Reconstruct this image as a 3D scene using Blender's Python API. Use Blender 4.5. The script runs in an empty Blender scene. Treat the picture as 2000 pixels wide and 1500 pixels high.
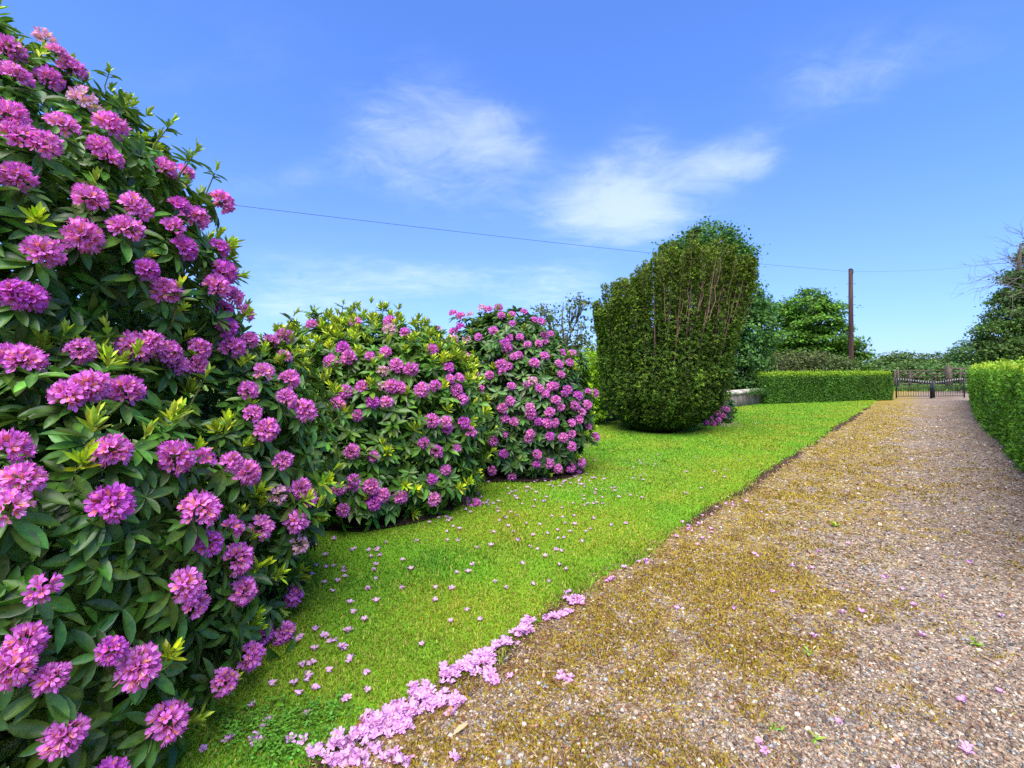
import bpy, math, random
import numpy as np

SC = bpy.context.scene
COL = SC.collection
rng = np.random.default_rng(7)
random.seed(7)
R = math.radians

# ------------------------------------------------------------------ camera
FPX, HOR, CAMZ = 950.0, 718.0, 1.5          # focal length / horizon row in the 2000x1500 photo, eye height
cam_d = bpy.data.cameras.new('camera')
cam = bpy.data.objects.new('camera', cam_d)
COL.objects.link(cam)
cam.location = (0, 0, CAMZ)
cam.rotation_euler = (R(90), 0, 0)
cam_d.sensor_width = 36.0
cam_d.lens = 36.0 * FPX / 2000.0
cam_d.shift_y = -(750.0 - HOR) / 2000.0
cam_d.clip_start = 0.05
cam_d.clip_end = 6000
SC.camera = cam

# ------------------------------------------------------------------ sun, sky, exposure
SUN_EL, SUN_AZ = 60.0, -168.0       
sd = bpy.data.lights.new('sun', 'SUN')
sd.energy = 3.9
sd.angle = R(60)
sd.color = (1.0, 0.95, 0.87)
so = bpy.data.objects.new('sun', sd)
COL.objects.link(so)
so.location = (0, 0, 30)
so.rotation_euler = (R(90 - SUN_EL), 0, R(180 - SUN_AZ))

W = bpy.data.worlds.new('World')
SC.world = W
W.use_nodes = True
SC.view_settings.view_transform = 'Standard'
SC.view_settings.look = 'None'
SC.view_settings.exposure = 1.25
SC.view_settings.gamma = 1.0
SC.cycles.use_denoising = False
SC.cycles.max_bounces = 6
SC.cycles.diffuse_bounces = 3
SC.cycles.glossy_bounces = 2
SC.cycles.transmission_bounces = 4
SC.cycles.transparent_max_bounces = 4
SC.cycles.caustics_reflective = False
SC.cycles.caustics_refractive = False


class NT:
    """Tiny node-tree helper."""
    def __init__(self, tree):
        self.t = tree
        tree.nodes.clear()

    def n(self, kind, **kw):
        nd = self.t.nodes.new(kind)
        for k, v in kw.items():
            setattr(nd, k, v)
        return nd

    def l(self, a, b):
        self.t.links.new(a, b)

    def put(self, sock, v):
        if isinstance(v, bpy.types.NodeSocket):
            self.l(v, sock)
        else:
            sock.default_value = v

    def m(self, op, a, b=None, c=None, clamp=False):
        nd = self.n('ShaderNodeMath', operation=op, use_clamp=clamp)
        self.put(nd.inputs[0], a)
        if b is not None:
            self.put(nd.inputs[1], b)
        if c is not None:
            self.put(nd.inputs[2], c)
        return nd.outputs[0]

    def mix(self, f, a, b, blend='MIX'):
        nd = self.n('ShaderNodeMix', data_type='RGBA', blend_type=blend)
        self.put(nd.inputs[0], f)
        self.put(nd.inputs[6], a if isinstance(a, bpy.types.NodeSocket) else (*a, 1))
        self.put(nd.inputs[7], b if isinstance(b, bpy.types.NodeSocket) else (*b, 1))
        return nd.outputs[2]

    def noise(self, vec, scale, detail=4, rough=.55, dist=0):
        nd = self.n('ShaderNodeTexNoise')
        if vec is not None:
            self.l(vec, nd.inputs['Vector'])
        nd.inputs['Scale'].default_value = scale
        nd.inputs['Detail'].default_value = detail
        nd.inputs['Roughness'].default_value = rough
        nd.inputs['Distortion'].default_value = dist
        return nd.outputs[0]

    def ss(self, x, lo, hi, a=0.0, b=1.0):
        nd = self.n('ShaderNodeMapRange', interpolation_type='SMOOTHSTEP')
        self.put(nd.inputs[0], x)
        nd.inputs[1].default_value = lo
        nd.inputs[2].default_value = hi
        nd.inputs[3].default_value = a
        nd.inputs[4].default_value = b
        return nd.outputs[0]


def world():
    t = NT(W.node_tree)
    out = t.n('ShaderNodeOutputWorld')
    bg = t.n('ShaderNodeBackground')
    sky = t.n('ShaderNodeTexSky', sky_type='NISHITA')
    sky.sun_disc = False
    sky.sun_elevation = R(SUN_EL)
    sky.sun_rotation = R(SUN_AZ)
    sky.air_density = 1.0
    sky.dust_density = 0.3
    sky.ozone_density = 2.2
    tc = t.n('ShaderNodeTexCoord')
    vec = tc.outputs['Generated']
    sx = t.n('ShaderNodeSeparateXYZ')
    t.l(vec, sx.inputs[0])
    X, Y, Z = sx.outputs
    ay = t.m('MAXIMUM', t.m('ABSOLUTE', Y), 0.08)
    u = t.m('DIVIDE', X, ay)
    v = t.m('DIVIDE', Z, ay)
    # cloud sheet coordinates: plane overhead
    zz = t.m('ADD', t.m('MAXIMUM', Z, 0.0), 0.16)
    cb = t.n('ShaderNodeCombineXYZ')
    t.l(t.m('DIVIDE', X, zz), cb.inputs[0])
    t.l(t.m('DIVIDE', Y, zz), cb.inputs[1])
    mp = t.n('ShaderNodeMapping')
    t.l(cb.outputs[0], mp.inputs[0])
    mp.inputs['Rotation'].default_value = (0, 0, R(35))
    mp.inputs['Scale'].default_value = (0.8, 1.05, 1)
    n1 = t.noise(mp.outputs[0], 2.1, 9, .62, .5)
    n2 = t.noise(mp.outputs[0], 6.5, 9, .66, .9)
    wisp = t.m('ADD', t.m('MULTIPLY', n1, .62), t.m('MULTIPLY', n2, .38))

    def blob(px, py, rx, ry, rot=0.0):
        cu, cv = (px - 1000) / FPX, (HOR - py) / FPX
        du, dv = t.m('SUBTRACT', u, cu), t.m('SUBTRACT', v, cv)
        c, s = math.cos(rot), math.sin(rot)
        a = t.m('DIVIDE', t.m('ADD', t.m('MULTIPLY', du, c), t.m('MULTIPLY', dv, s)), rx / FPX)
        b = t.m('DIVIDE', t.m('SUBTRACT', t.m('MULTIPLY', dv, c), t.m('MULTIPLY', du, s)), ry / FPX)
        d = t.m('SQRT', t.m('ADD', t.m('MULTIPLY', a, a), t.m('MULTIPLY', b, b)))
        return t.ss(d, 0.0, 1.0, 1.0, 0.0)

    def total(items):
        s = None
        for w, *b in items:
            k = t.m('MULTIPLY', blob(*b), w)
            s = k if s is None else t.m('ADD', s, k)
        return s
    soft = total([(.8, 850, 270, 300, 230, -.5), (.22, 330, 90, 520, 200, 0), (.9, 1230, 390, 320, 150, .15), (.8, 1430, 315, 170, 85, .3),
                  (.8, 1215, 415, 200, 85, 0), (.5, 980, 270, 150, 110, 0), (.4, 1250, 258, 120, 90, 0.4), (.65, 820, 545, 330, 70, 0), (.75, 1075, 560, 190, 70, .1),
                  (.3, 1600, 150, 260, 160, 0.5), (.2, 1850, 90, 420, 160, 0.2), (.38, 560, 560, 340, 130, 0), (.36, 640, 610, 260, 60, 0), (.15, 1700, 130, 260, 110, .6), (.25, 640, 330, 160, 90, 0), (.3, 470, 360, 260, 60, 0)])
    cl = t.ss(t.m('ADD', wisp, t.m('MULTIPLY', soft, .28)), .46, 1.0)
    cl = t.m('MULTIPLY', cl, t.ss(soft, .0, .55))
    cl = t.m('MULTIPLY', cl, 0.54)
    hz = t.ss(v, -0.02, 0.60, 0.27, 0.0)                    # thin whitish veil towards the horizon
    base = t.mix(1.0, sky.outputs[0], (.66, .93, 1.52), 'MULTIPLY')
    hs = t.n('ShaderNodeHueSaturation')
    t.l(base, hs.inputs['Color'])
    hs.inputs['Saturation'].default_value = 1.0
    base = hs.outputs[0]
    dk = t.ss(v, 0.0, .75, .66, 1.0)
    dkc = t.n('ShaderNodeCombineColor')
    t.l(t.m('MULTIPLY', dk, .98), dkc.inputs[0]); t.l(t.m('MULTIPLY_ADD', dk, .90, .08), dkc.inputs[1]); t.l(t.m('MULTIPLY_ADD', dk, .6, .4), dkc.inputs[2])
    base = t.mix(1.0, base, dkc.outputs[0], 'MULTIPLY')
    c1 = t.mix(hz, base, (2.5, 3.6, 6.0))
    c2 = t.mix(cl, c1, (5.0, 5.6, 6.4))
    t.l(c2, bg.inputs['Color'])
    bg.inputs['Strength'].default_value = 0.092
    t.l(bg.outputs[0], out.inputs[0])


world()


# ------------------------------------------------------------------ geometry helpers
def tag(o, label=None, cat=None, group=None, kind=None):
    if label: o['label'] = label
    if cat: o['category'] = cat
    if group: o['group'] = group
    if kind: o['kind'] = kind
    return o


def empty(name, loc, label, cat, group=None):
    o = bpy.data.objects.new(name, None)
    o.empty_display_size = .2
    o.location = loc
    COL.objects.link(o)
    return tag(o, label, cat, group)


def mesh(name, V, FL, col=None, mat=None, smooth=False):
    """V (n,3); FL list of (m,k) int arrays; col (n,3) per vertex colour."""
    me = bpy.data.meshes.new(name)
    V = np.ascontiguousarray(V, dtype=np.float32)
    if not isinstance(FL, (list, tuple)):
        FL = [FL]
    FL = [np.asarray(f, dtype=np.int32) for f in FL if len(f)]
    loops = np.concatenate([f.ravel() for f in FL])
    tot = np.concatenate([np.full(len(f), f.shape[1], dtype=np.int32) for f in FL])
    st = np.concatenate([[0], np.cumsum(tot)[:-1]]).astype(np.int32)
    me.vertices.add(len(V))
    me.vertices.foreach_set('co', V.ravel())
    me.loops.add(len(loops))
    me.loops.foreach_set('vertex_index', loops)
    me.polygons.add(len(tot))
    me.polygons.foreach_set('loop_start', st)
    me.polygons.foreach_set('loop_total', tot)
    if smooth:
        me.polygons.foreach_set('use_smooth', np.ones(len(tot), dtype=bool))
    if col is not None:
        a = me.attributes.new('col', 'FLOAT_COLOR', 'POINT')
        c4 = np.ones((len(V), 4), dtype=np.float32)
        c4[:, :3] = col
        a.data.foreach_set('color', c4.ravel())
    me.update(calc_edges=True)
    if mat:
        me.materials.append(mat)
    return me


def obj(name, me, parent=None, loc=None):
    o = bpy.data.objects.new(name, me)
    COL.objects.link(o)
    if parent is not None:
        o.parent = parent
    if loc is not None:
        o.location = loc
    return o


class MB:
    """Collects vertex/face blocks (with colours) into one mesh."""
    def __init__(s):
        s.V, s.F, s.C, s.n = [], {}, [], 0

    def add(s, V, F, C=None):
        V = np.asarray(V, dtype=np.float32)
        for f in (F if isinstance(F, list) else [F]):
            f = np.asarray(f, dtype=np.int32)
            s.F.setdefault(f.shape[1], []).append(f + s.n)
        s.V.append(V)
        c = np.ones((len(V), 3), np.float32) * .5 if C is None else np.broadcast_to(np.asarray(C, np.float32), (len(V), 3))
        s.C.append(c)
        s.n += len(V)

    def inst(s, T, F, M, P, C=None):
        """template T (m,3), faces F, M (N,3,3) (columns are the axes, scale included), P (N,3), C (N,3) or (N,m,3)"""
        N, m = len(P), len(T)
        if N == 0:
            return
        V = np.einsum('nij,mj->nmi', M, T) + P[:, None, :]
        F = F if isinstance(F, list) else [F]
        off = (np.arange(N) * m)
        FF = [(f[None] + off[:, None, None]).reshape(-1, f.shape[1]) for f in map(np.asarray, F)]
        if C is not None:
            C = np.asarray(C, np.float32)
            if C.ndim == 2:
                C = np.repeat(C[:, None, :], m, 1)
            C = C.reshape(-1, 3)
        s.add(V.reshape(-1, 3), FF, C)

    def box(s, lo, hi, C=None, M=None, P=(0, 0, 0)):
        (a, b, c), (d, e, f) = lo, hi
        V = np.array([(a, b, c), (d, b, c), (d, e, c), (a, e, c), (a, b, f), (d, b, f), (d, e, f), (a, e, f)], float)
        if M is not None:
            V = V @ np.asarray(M).T
        s.add(V + np.asarray(P), np.array([[0, 3, 2, 1], [4, 5, 6, 7], [0, 1, 5, 4], [1, 2, 6, 5], [2, 3, 7, 6], [3, 0, 4, 7]]), C)

    def tube(s, pts, rad, sides=6, C=None, cap=True):
        pts = np.asarray(pts, float)
        n = len(pts)
        rad = np.broadcast_to(np.asarray(rad, float), (n,))
        tan = np.gradient(pts, axis=0)
        tan /= np.linalg.norm(tan, axis=1)[:, None] + 1e-9
        ref = np.where(np.abs(tan[:, 2:3]) > .9, np.array([[1., 0, 0]]), np.array([[0, 0, 1.]]))
        if np.abs(tan[:, 2]).mean() > .5:
            ref = np.tile([[1., 0.001, 0]], (n, 1))
        else:
            ref = np.tile([[0.001, 0, 1.]], (n, 1))
        a = np.cross(ref, tan)
        a /= np.linalg.norm(a, axis=1)[:, None] + 1e-9
        b = np.cross(tan, a)
        th = np.arange(sides) / sides * 2 * math.pi
        V = pts[:, None] + rad[:, None, None] * (np.cos(th)[None, :, None] * a[:, None] + np.sin(th)[None, :, None] * b[:, None])
        i = np.arange(n - 1)[:, None] * sides
        j = np.arange(sides)[None]
        jn = (j + 1) % sides
        Q = np.stack([i + j, i + jn, i + sides + jn, i + sides + j], -1).reshape(-1, 4)
        F = [Q]
        if cap:
            F += [np.arange(sides)[::-1][None], (np.arange(sides) + (n - 1) * sides)[None]]
        s.add(V.reshape(-1, 3), F, C)

    def mesh(s, name, mat, smooth=False):
        return mesh(name, np.concatenate(s.V), [np.concatenate(v) for v in s.F.values()], np.concatenate(s.C), mat, smooth)

    def build(s, name, mat, parent=None, smooth=False, loc=None):
        return obj(name, s.mesh(name, mat, smooth), parent, loc)


def unit(a):
    a = np.asarray(a, float)
    return a / (np.linalg.norm(a, axis=-1, keepdims=True) + 1e-12)


def rnd_unit(n):
    return unit(rng.normal(size=(n, 3)))


def hash3(i, j, k, seed):
    h = (i * 374761393 + j * 668265263 + k * 2147483647 + seed * 974711) & 0x7fffffff
    h = ((h ^ (h >> 13)) * 1274126177) & 0x7fffffff
    return ((h ^ (h >> 16)) & 0xffff) / 65535.0


def noise3(p, scale=1.0, seed=0):
    """value noise, -1..1"""
    p = np.asarray(p, float) * scale
    i = np.floor(p).astype(np.int64)
    f = p - i
    f = f * f * (3 - 2 * f)
    r = 0
    for dx in (0, 1):
        for dy in (0, 1):
            for dz in (0, 1):
                w = np.where(dx, f[..., 0], 1 - f[..., 0]) * np.where(dy, f[..., 1], 1 - f[..., 1]) * np.where(dz, f[..., 2], 1 - f[..., 2])
                r = r + w * hash3(i[..., 0] + dx, i[..., 1] + dy, i[..., 2] + dz, seed)
    return r * 2 - 1


def noise2(x, y, scale=1.0, seed=0, octaves=1):
    p = np.stack([x, y, np.zeros_like(x)], -1)
    r, a, s = 0, 1.0, 0
    for o in range(octaves):
        r = r + a * noise3(p, scale * 2 ** o, seed + o)
        s += a
        a *= .5
    return r / s


def G(px, py, z=0.0):
    """ground point seen at a pixel of the 2000x1500 photo"""
    Y = (CAMZ - z) * FPX / (py - HOR)
    return np.array([(px - 1000) / FPX * Y, Y, z])


def P(px, py, Y):
    return np.array([(px - 1000) / FPX * Y, Y, CAMZ + (HOR - py) / FPX * Y])


# the drive's own axes: s along it, n across it (camera stands at s=0, n=0)
DA = math.atan2(815, 950)
DS = np.array([math.sin(DA), math.cos(DA), 0])
DN = np.array([math.cos(DA), -math.sin(DA), 0])


def SN(s, n, z=0.0):
    s, n, z = np.broadcast_arrays(np.asarray(s, float), np.asarray(n, float), np.asarray(z, float))
    return s[..., None] * DS + n[..., None] * DN + np.stack([0 * z, 0 * z, z], -1)


def to_sn(p):
    p = np.asarray(p)
    return p[..., :2] @ DS[:2], p[..., :2] @ DN[:2]


# ------------------------------------------------------------------ materials
def material(name, build):
    m = bpy.data.materials.new(name)
    m.use_nodes = True
    t = NT(m.node_tree)
    out = t.n('ShaderNodeOutputMaterial')
    t.l(build(t), out.inputs[0])
    return m


def principled(t, col, rough=.6, spec=.3, normal=None, metal=0.0, sheen=0.0):
    b = t.n('ShaderNodeBsdfPrincipled')
    t.put(b.inputs['Base Color'], col if isinstance(col, bpy.types.NodeSocket) else (*col, 1))
    t.put(b.inputs['Roughness'], rough)
    b.inputs['Specular IOR Level'].default_value = spec
    b.inputs['Metallic'].default_value = metal
    if normal is not None:
        t.l(normal, b.inputs['Normal'])
    return b.outputs[0]


def attr(t):
    return t.n('ShaderNodeAttribute', attribute_name='col').outputs['Color']


def leafy(name, rough0, spec, trans, tcol=(1.25, 1.35, .6), back=None, mottle=False):
    def f(t):
        rough = rough0
        c = attr(t)
        if mottle:
            g2 = t.n('ShaderNodeNewGeometry')
            nz = t.noise(g2.outputs['Position'], 38, 4, .65)
            c = t.mix(t.ss(nz, .32, .68), t.mix(1, c, (.72, .78, .8), 'MULTIPLY'), t.mix(1, c, (1.25, 1.18, 1.05), 'MULTIPLY'))
            rough = t.ss(nz, .3, .7, .26, .50)
        if back:
            geo = t.n('ShaderNodeNewGeometry')
            c = t.mix(geo.outputs['Backfacing'], c, t.mix(.5, c, back))
        p = principled(t, c, rough, spec)
        if trans <= 0:
            return p
        tr = t.n('ShaderNodeBsdfTranslucent')
        t.l(t.mix(1.0, c, tcol, 'MULTIPLY'), tr.inputs[0])
        mx = t.n('ShaderNodeMixShader')
        mx.inputs[0].default_value = trans
        t.l(p, mx.inputs[1])
        t.l(tr.outputs[0], mx.inputs[2])
        return mx.outputs[0]
    return material(name, f)


M_GLOSS = leafy('glossy_leaf', .44, .42, .2, back=(.12, .20, .05), mottle=True)
M_LEAF = leafy('soft_leaf', .6, .25, .28)
M_NEEDLE = leafy('yew_needle', .6, .2, .12)
M_PETAL = leafy('petal', .55, .2, .30, (1.15, .75, 1.1))
M_GRASS = leafy('grass_blade', .6, .2, .25)
M_STONE = leafy('pebble', .75, .25, 0)
M_DEBRIS = leafy('plant_litter', .85, .1, 0)


def m_bark(t):
    c = attr(t)
    geo = t.n('ShaderNodeNewGeometry')
    nz = t.noise(geo.outputs['Position'], 14, 5)
    c2 = t.mix(t.ss(nz, .3, .7), t.mix(1, c, (.6, .6, .6), 'MULTIPLY'), t.mix(1, c, (1.3, 1.25, 1.2), 'MULTIPLY'))
    bp = t.n('ShaderNodeBump')
    bp.inputs['Strength'].default_value = .5
    bp.inputs['Distance'].default_value = .02
    t.l(nz, bp.inputs['Height'])
    return principled(t, c2, .85, .2, bp.outputs[0])


M_BARK = material('bark', m_bark)


def m_pole(t):
    geo = t.n('ShaderNodeNewGeometry')
    mp = t.n('ShaderNodeMapping')
    t.l(geo.outputs['Position'], mp.inputs[0])
    mp.inputs['Scale'].default_value = (9, 9, .35)
    nz = t.noise(mp.outputs[0], 3, 5)
    c = t.mix(t.ss(nz, .3, .7), (.026, .014, .011), (.085, .045, .036))
    return principled(t, c, .8, .2)


def m_concrete(t):
    geo = t.n('ShaderNodeNewGeometry')
    n1 = t.noise(geo.outputs['Position'], 1.6, 6, .65)
    n2 = t.noise(geo.outputs['Position'], 22, 4)
    mp = t.n('ShaderNodeMapping')
    t.l(geo.outputs['Position'], mp.inputs[0])
    mp.inputs['Scale'].default_value = (5, 5, .5)
    n3 = t.noise(mp.outputs[0], 2, 4)
    c = t.mix(t.ss(n1, .35, .65), (.13, .105, .085), (.27, .235, .19))
    c = t.mix(t.m('MULTIPLY', t.ss(n3, .5, .7), .55), c, (.07, .06, .05))
    c = t.mix(t.m('MULTIPLY', t.ss(n2, .55, .75), .4), c, (.34, .32, .27))
    bp = t.n('ShaderNodeBump')
    bp.inputs['Strength'].default_value = .4
    bp.inputs['Distance'].default_value = .01
    t.l(n2, bp.inputs['Height'])
    return principled(t, c, .9, .2, bp.outputs[0])


def m_coping(t):
    geo = t.n('ShaderNodeNewGeometry')
    n1 = t.noise(geo.outputs['Position'], 6, 6, .65)
    c = t.mix(t.ss(n1, .35, .65), (.22, .19, .14), (.46, .42, .34))
    return principled(t, c, .9, .2)


def m_rubble(t):
    geo = t.n('ShaderNodeNewGeometry')
    vo = t.n('ShaderNodeTexVoronoi')
    t.l(geo.outputs['Position'], vo.inputs['Vector'])
    vo.inputs['Scale'].default_value = 5.5
    c = t.mix(t.noise(geo.outputs['Position'], 3, 4), (.07, .055, .04), (.17, .14, .11))
    c = t.mix(t.ss(vo.outputs['Distance'], .35, .6), c, (.04, .035, .03))
    bp = t.n('ShaderNodeBump')
    bp.inputs['Strength'].default_value = .8
    bp.inputs['Distance'].default_value = .04
    bp.invert = True
    t.l(vo.outputs['Distance'], bp.inputs['Height'])
    return principled(t, c, .95, .15, bp.outputs[0])


def m_iron(t):
    geo = t.n('ShaderNodeNewGeometry')
    nz = t.noise(geo.outputs['Position'], 25, 3)
    return principled(t, t.mix(t.ss(nz, .4, .7), (.006, .007, .008), (.022, .022, .022)), .5, .4)


def m_white(t):
    geo = t.n('ShaderNodeNewGeometry')
    nz = t.noise(geo.outputs['Position'], 30, 3)
    return principled(t, t.mix(nz, (.22, .22, .21), (.45, .45, .43)), .6, .3)


def m_oldwood(t):
    geo = t.n('ShaderNodeNewGeometry')
    nz = t.noise(geo.outputs['Position'], 8, 5)
    return principled(t, t.mix(t.ss(nz, .3, .7), (.05, .038, .028), (.16, .125, .09)), .85, .2)


M_POLE = material('creosoted_wood', m_pole)
M_CONC = material('rendered_wall', m_concrete)
M_COPE = material('coping_stone', m_coping)
M_RUBBLE = material('rubble_stone', m_rubble)
M_IRON = material('black_iron', m_iron)
M_WHITE = material('white_paint', m_white)
M_WOOD = material('weathered_wood', m_oldwood)


def ground_coords(t):
    """Position turned into the drive's axes: (along, across, z)"""
    geo = t.n('ShaderNodeNewGeometry')
    mp = t.n('ShaderNodeMapping')
    t.l(geo.outputs['Position'], mp.inputs[0])
    mp.inputs['Rotation'].default_value = (0, 0, -(math.pi / 2 - DA))
    return geo.outputs['Position'], mp.outputs[0]


def m_drive(t):
    pos, sn = ground_coords(t)
    sp = t.n('ShaderNodeSeparateXYZ')
    t.l(sn, sp.inputs[0])
    across = sp.outputs[1]                              # = -n : positive to the left
    vo = t.n('ShaderNodeTexVoronoi')
    t.l(pos, vo.inputs['Vector'])
    vo.inputs['Scale'].default_value = 55
    hv = t.n('ShaderNodeSeparateColor')
    t.l(vo.outputs['Color'], hv.inputs[0])
    stone = t.n('ShaderNodeValToRGB')
    e = stone.color_ramp.elements
    e[0].position, e[0].color = 0.0, (.07, .055, .045, 1)
    e[1].position, e[1].color = 1.0, (.45, .40, .34, 1)
    for q, c in ((.25, (.17, .125, .09, 1)), (.5, (.27, .20, .145, 1)), (.7, (.20, .18, .16, 1)), (.85, (.34, .24, .15, 1))):
        x = e.new(q)
        x.color = c
    t.l(hv.outputs[0], stone.inputs[0])
    big = t.noise(pos, .9, 5, .6)
    mid = t.noise(pos, 5, 5, .65)
    fine = t.noise(pos, 42, 4, .6)
    c = t.mix(t.ss(big, .35, .65), stone.outputs[0], t.mix(1, stone.outputs[0], (.82, .72, .62), 'MULTIPLY'))
    # dead reddish needles and soil between the stones
    c = t.mix(t.m('MULTIPLY', t.ss(fine, .5, .68), .55), c, (.10, .05, .03))
    # moss: more towards the lawn side and down the middle
    mm = t.m('ADD', t.m('MULTIPLY', mid, .6), t.m('MULTIPLY', big, .4))
    lean = t.ss(across, -0.9, 1.5, -.10, .13)
    mask = t.ss(t.m('ADD', mm, lean), .50, .60)
    mcol = t.mix(fine, (.17, .11, .006), (.36, .26, .02))
    c = t.mix(t.m('MULTIPLY', mask, .75), c, mcol)
    h = t.m('ADD', t.m('MULTIPLY', vo.outputs['Distance'], -.8), fine)
    bp = t.n('ShaderNodeBump')
    bp.inputs['Strength'].default_value = .7
    bp.inputs['Distance'].default_value = .012
    t.l(h, bp.inputs['Height'])
    return principled(t, c, .85, .2, bp.outputs[0])


def m_lawn(t):
    pos, sn = ground_coords(t)
    big = t.noise(pos, .8, 5, .6)
    mid = t.noise(pos, 4.5, 5, .6)
    fine = t.noise(pos, 60, 4, .6)
    c = t.mix(fine, (.07, .17, .008), (.16, .33, .015))
    c = t.mix(t.m('MULTIPLY', t.ss(big, .45, .65), .5), c, (.19, .24, .012))
    c = t.mix(t.m('MULTIPLY', t.ss(mid, .56, .72), .5), c, (.23, .18, .02))
    bp = t.n('ShaderNodeBump')
    bp.inputs['Strength'].default_value = .8
    bp.inputs['Distance'].default_value = .03
    t.l(t.noise(pos, 30, 4), bp.inputs['Height'])
    return principled(t, c, .9, .1, bp.outputs[0])


def m_soil(t):
    geo = t.n('ShaderNodeNewGeometry')
    nz = t.noise(geo.outputs['Position'], 18, 6, .7)
    c = t.mix(t.ss(nz, .3, .7), (.014, .010, .008), (.055, .036, .024))  # soil brown, darkened to hold the shade beneath the bushes
    bp = t.n('ShaderNodeBump')
    bp.inputs['Strength'].default_value = 1
    bp.inputs['Distance'].default_value = .03
    t.l(nz, bp.inputs['Height'])
    return principled(t, c, .95, .1, bp.outputs[0])


def m_field(t):
    geo = t.n('ShaderNodeNewGeometry')
    nz = t.noise(geo.outputs['Position'], .12, 6, .6)
    n2 = t.noise(geo.outputs['Position'], 3, 4, .6)
    c = t.mix(t.ss(nz, .3, .7), (.07, .15, .02), (.17, .22, .05))
    c = t.mix(t.m('MULTIPLY', n2, .5), c, (.05, .10, .015))
    return principled(t, c, .95, .1)


def m_hill(t):
    geo = t.n('ShaderNodeNewGeometry')
    vo = t.n('ShaderNodeTexVoronoi')
    t.l(geo.outputs['Position'], vo.inputs['Vector'])
    vo.inputs['Scale'].default_value = .006
    c = t.mix(t.ss(t.noise(geo.outputs['Position'], .01, 3), .4, .6), (.30, .31, .12), (.14, .22, .06))
    return principled(t, c, .95, .1)


M_DRIVE = material('gravel_drive', m_drive)
M_LAWN = material('lawn_turf', m_lawn)
M_SOIL = material('soil', m_soil)
M_FIELD = material('field', m_field)
M_HILL = material('hill_fields', m_hill)

# ------------------------------------------------------------------ setting: ground, drive, lawn, far land
EDGE = -1.72
HED_N = 1.08


def edge_n(s):
    s = np.asarray(s, float)
    return EDGE + .06 * noise2(s, 0 * s, 1.1, 5, 3) + .045 * noise2(s, 0 * s, 4.5, 9, 2)


def grid(us, vs, fn):
    U, V = np.meshgrid(us, vs, indexing='ij')
    pts = fn(U, V).reshape(-1, 3)
    nu, nv = len(us), len(vs)
    i, j = np.meshgrid(np.arange(nu - 1), np.arange(nv - 1), indexing='ij')
    a = (i * nv + j).ravel()
    return pts, np.stack([a, a + nv, a + nv + 1, a + 1], -1)


def lawn_z(s, n):
    return .016 + .029 * np.clip((-1.70 - n) / .30, 0, 1) + .012 * noise2(s, n, .9, 3) + .05 * np.clip((-1.9 - n) / 6.0, 0, 1)


def drive_z(s, n):
    return .008 * noise2(s, n, 1.6, 21, 2) - .012 * np.cos((n + .3) * 2.2)


V, Fq = grid(np.linspace(-900, 900, 3), np.linspace(-900, 2400, 3), lambda u, v: np.stack([u, v, 0 * u - .09], -1))
tag(obj('ground', mesh('ground', V, Fq, None, M_FIELD)), kind='structure')

ss = np.concatenate([np.linspace(-4, 8, 160), np.linspace(8.1, 44, 120)])


def drive_pt(S, T):
    Nn = edge_n(S) - .03 + T * (1.9 - (edge_n(S) - .03))
    return SN(S, Nn, drive_z(S, Nn))


V, Fq = grid(ss, np.linspace(0, 1, 40), drive_pt)
tag(obj('drive', mesh('drive', V, Fq, None, M_DRIVE, True)), kind='structure')


def lawn_pt(S, T):
    e = edge_n(S)
    Nn = e - T ** 1.5 * 14
    z = lawn_z(S, Nn)
    z = np.where(T == 0, -.03, z)
    z = np.where((T > 0) & (T < .03), z - .012, z)
    return SN(S, Nn, z)


V, Fq = grid(ss, np.concatenate([[0, .004], np.linspace(.02, 1, 70)]), lawn_pt)
Fq = Fq[:, ::-1]
Fcut = len(ss) - 1
me = mesh('lawn', V, Fq, None, M_LAWN, True)
me.materials.append(M_SOIL)
nv = 72
mi = np.zeros(len(Fq), dtype=np.int32)
mi[np.arange(len(Fq)) % (nv - 1) == 0] = 1
me.polygons.foreach_set('material_index', mi)
tag(obj('lawn', me), kind='structure')

# distant hill rising at the horizon, with pale fields
V, Fq = grid(np.linspace(-1200, 2600, 60), np.linspace(700, 2000, 14), lambda u, v: np.stack(
    [u, v, -2 + 16 * np.sin(np.clip((v - 700) / 900, 0, 1) * 1.57) + 5 * noise2(u, v, .0022, 4, 3)], -1))
tag(obj('hills', mesh('hills', V, Fq, None, M_HILL, True)), kind='structure')

# ------------------------------------------------------------------ leaf templates
def leaf_template(ys, ws, droop, fold, tipz=0.0):
    V = []
    for y, w in zip(ys, ws):
        z = -droop * y * y + tipz
        V += [(-w, y, z + fold * w), (0, y, z - fold * w * .6), (w, y, z + fold * w)]
    n = len(ys)
    Fq = []
    for i in range(n - 1):
        for k in (0, 1):
            a = i * 3 + k
            Fq.append((a, a + 1, a + 4, a + 3))
    return np.array(V, float), np.array(Fq)


LT_HI = leaf_template([0, .1, .3, .52, .74, .92, 1], [.025, .06, .135, .172, .152, .07, .005], .24, .40)
LT_HI2 = leaf_template([0, .1, .3, .52, .74, .92, 1], [.02, .055, .12, .165, .15, .07, .004], .05, .25)
LT_MID = leaf_template([0, .3, .65, 1], [.03, .155, .175, .012], .20, .3)
LT_YOUNG = leaf_template([0, .35, .7, 1], [.04, .12, .13, .01], -.12, .5)
RHOMB = (np.array([(0, 0, 0), (.32, .5, .04), (0, 1, -.03), (-.32, .5, .04)], float), np.array([(0, 1, 2, 3)]))


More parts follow.
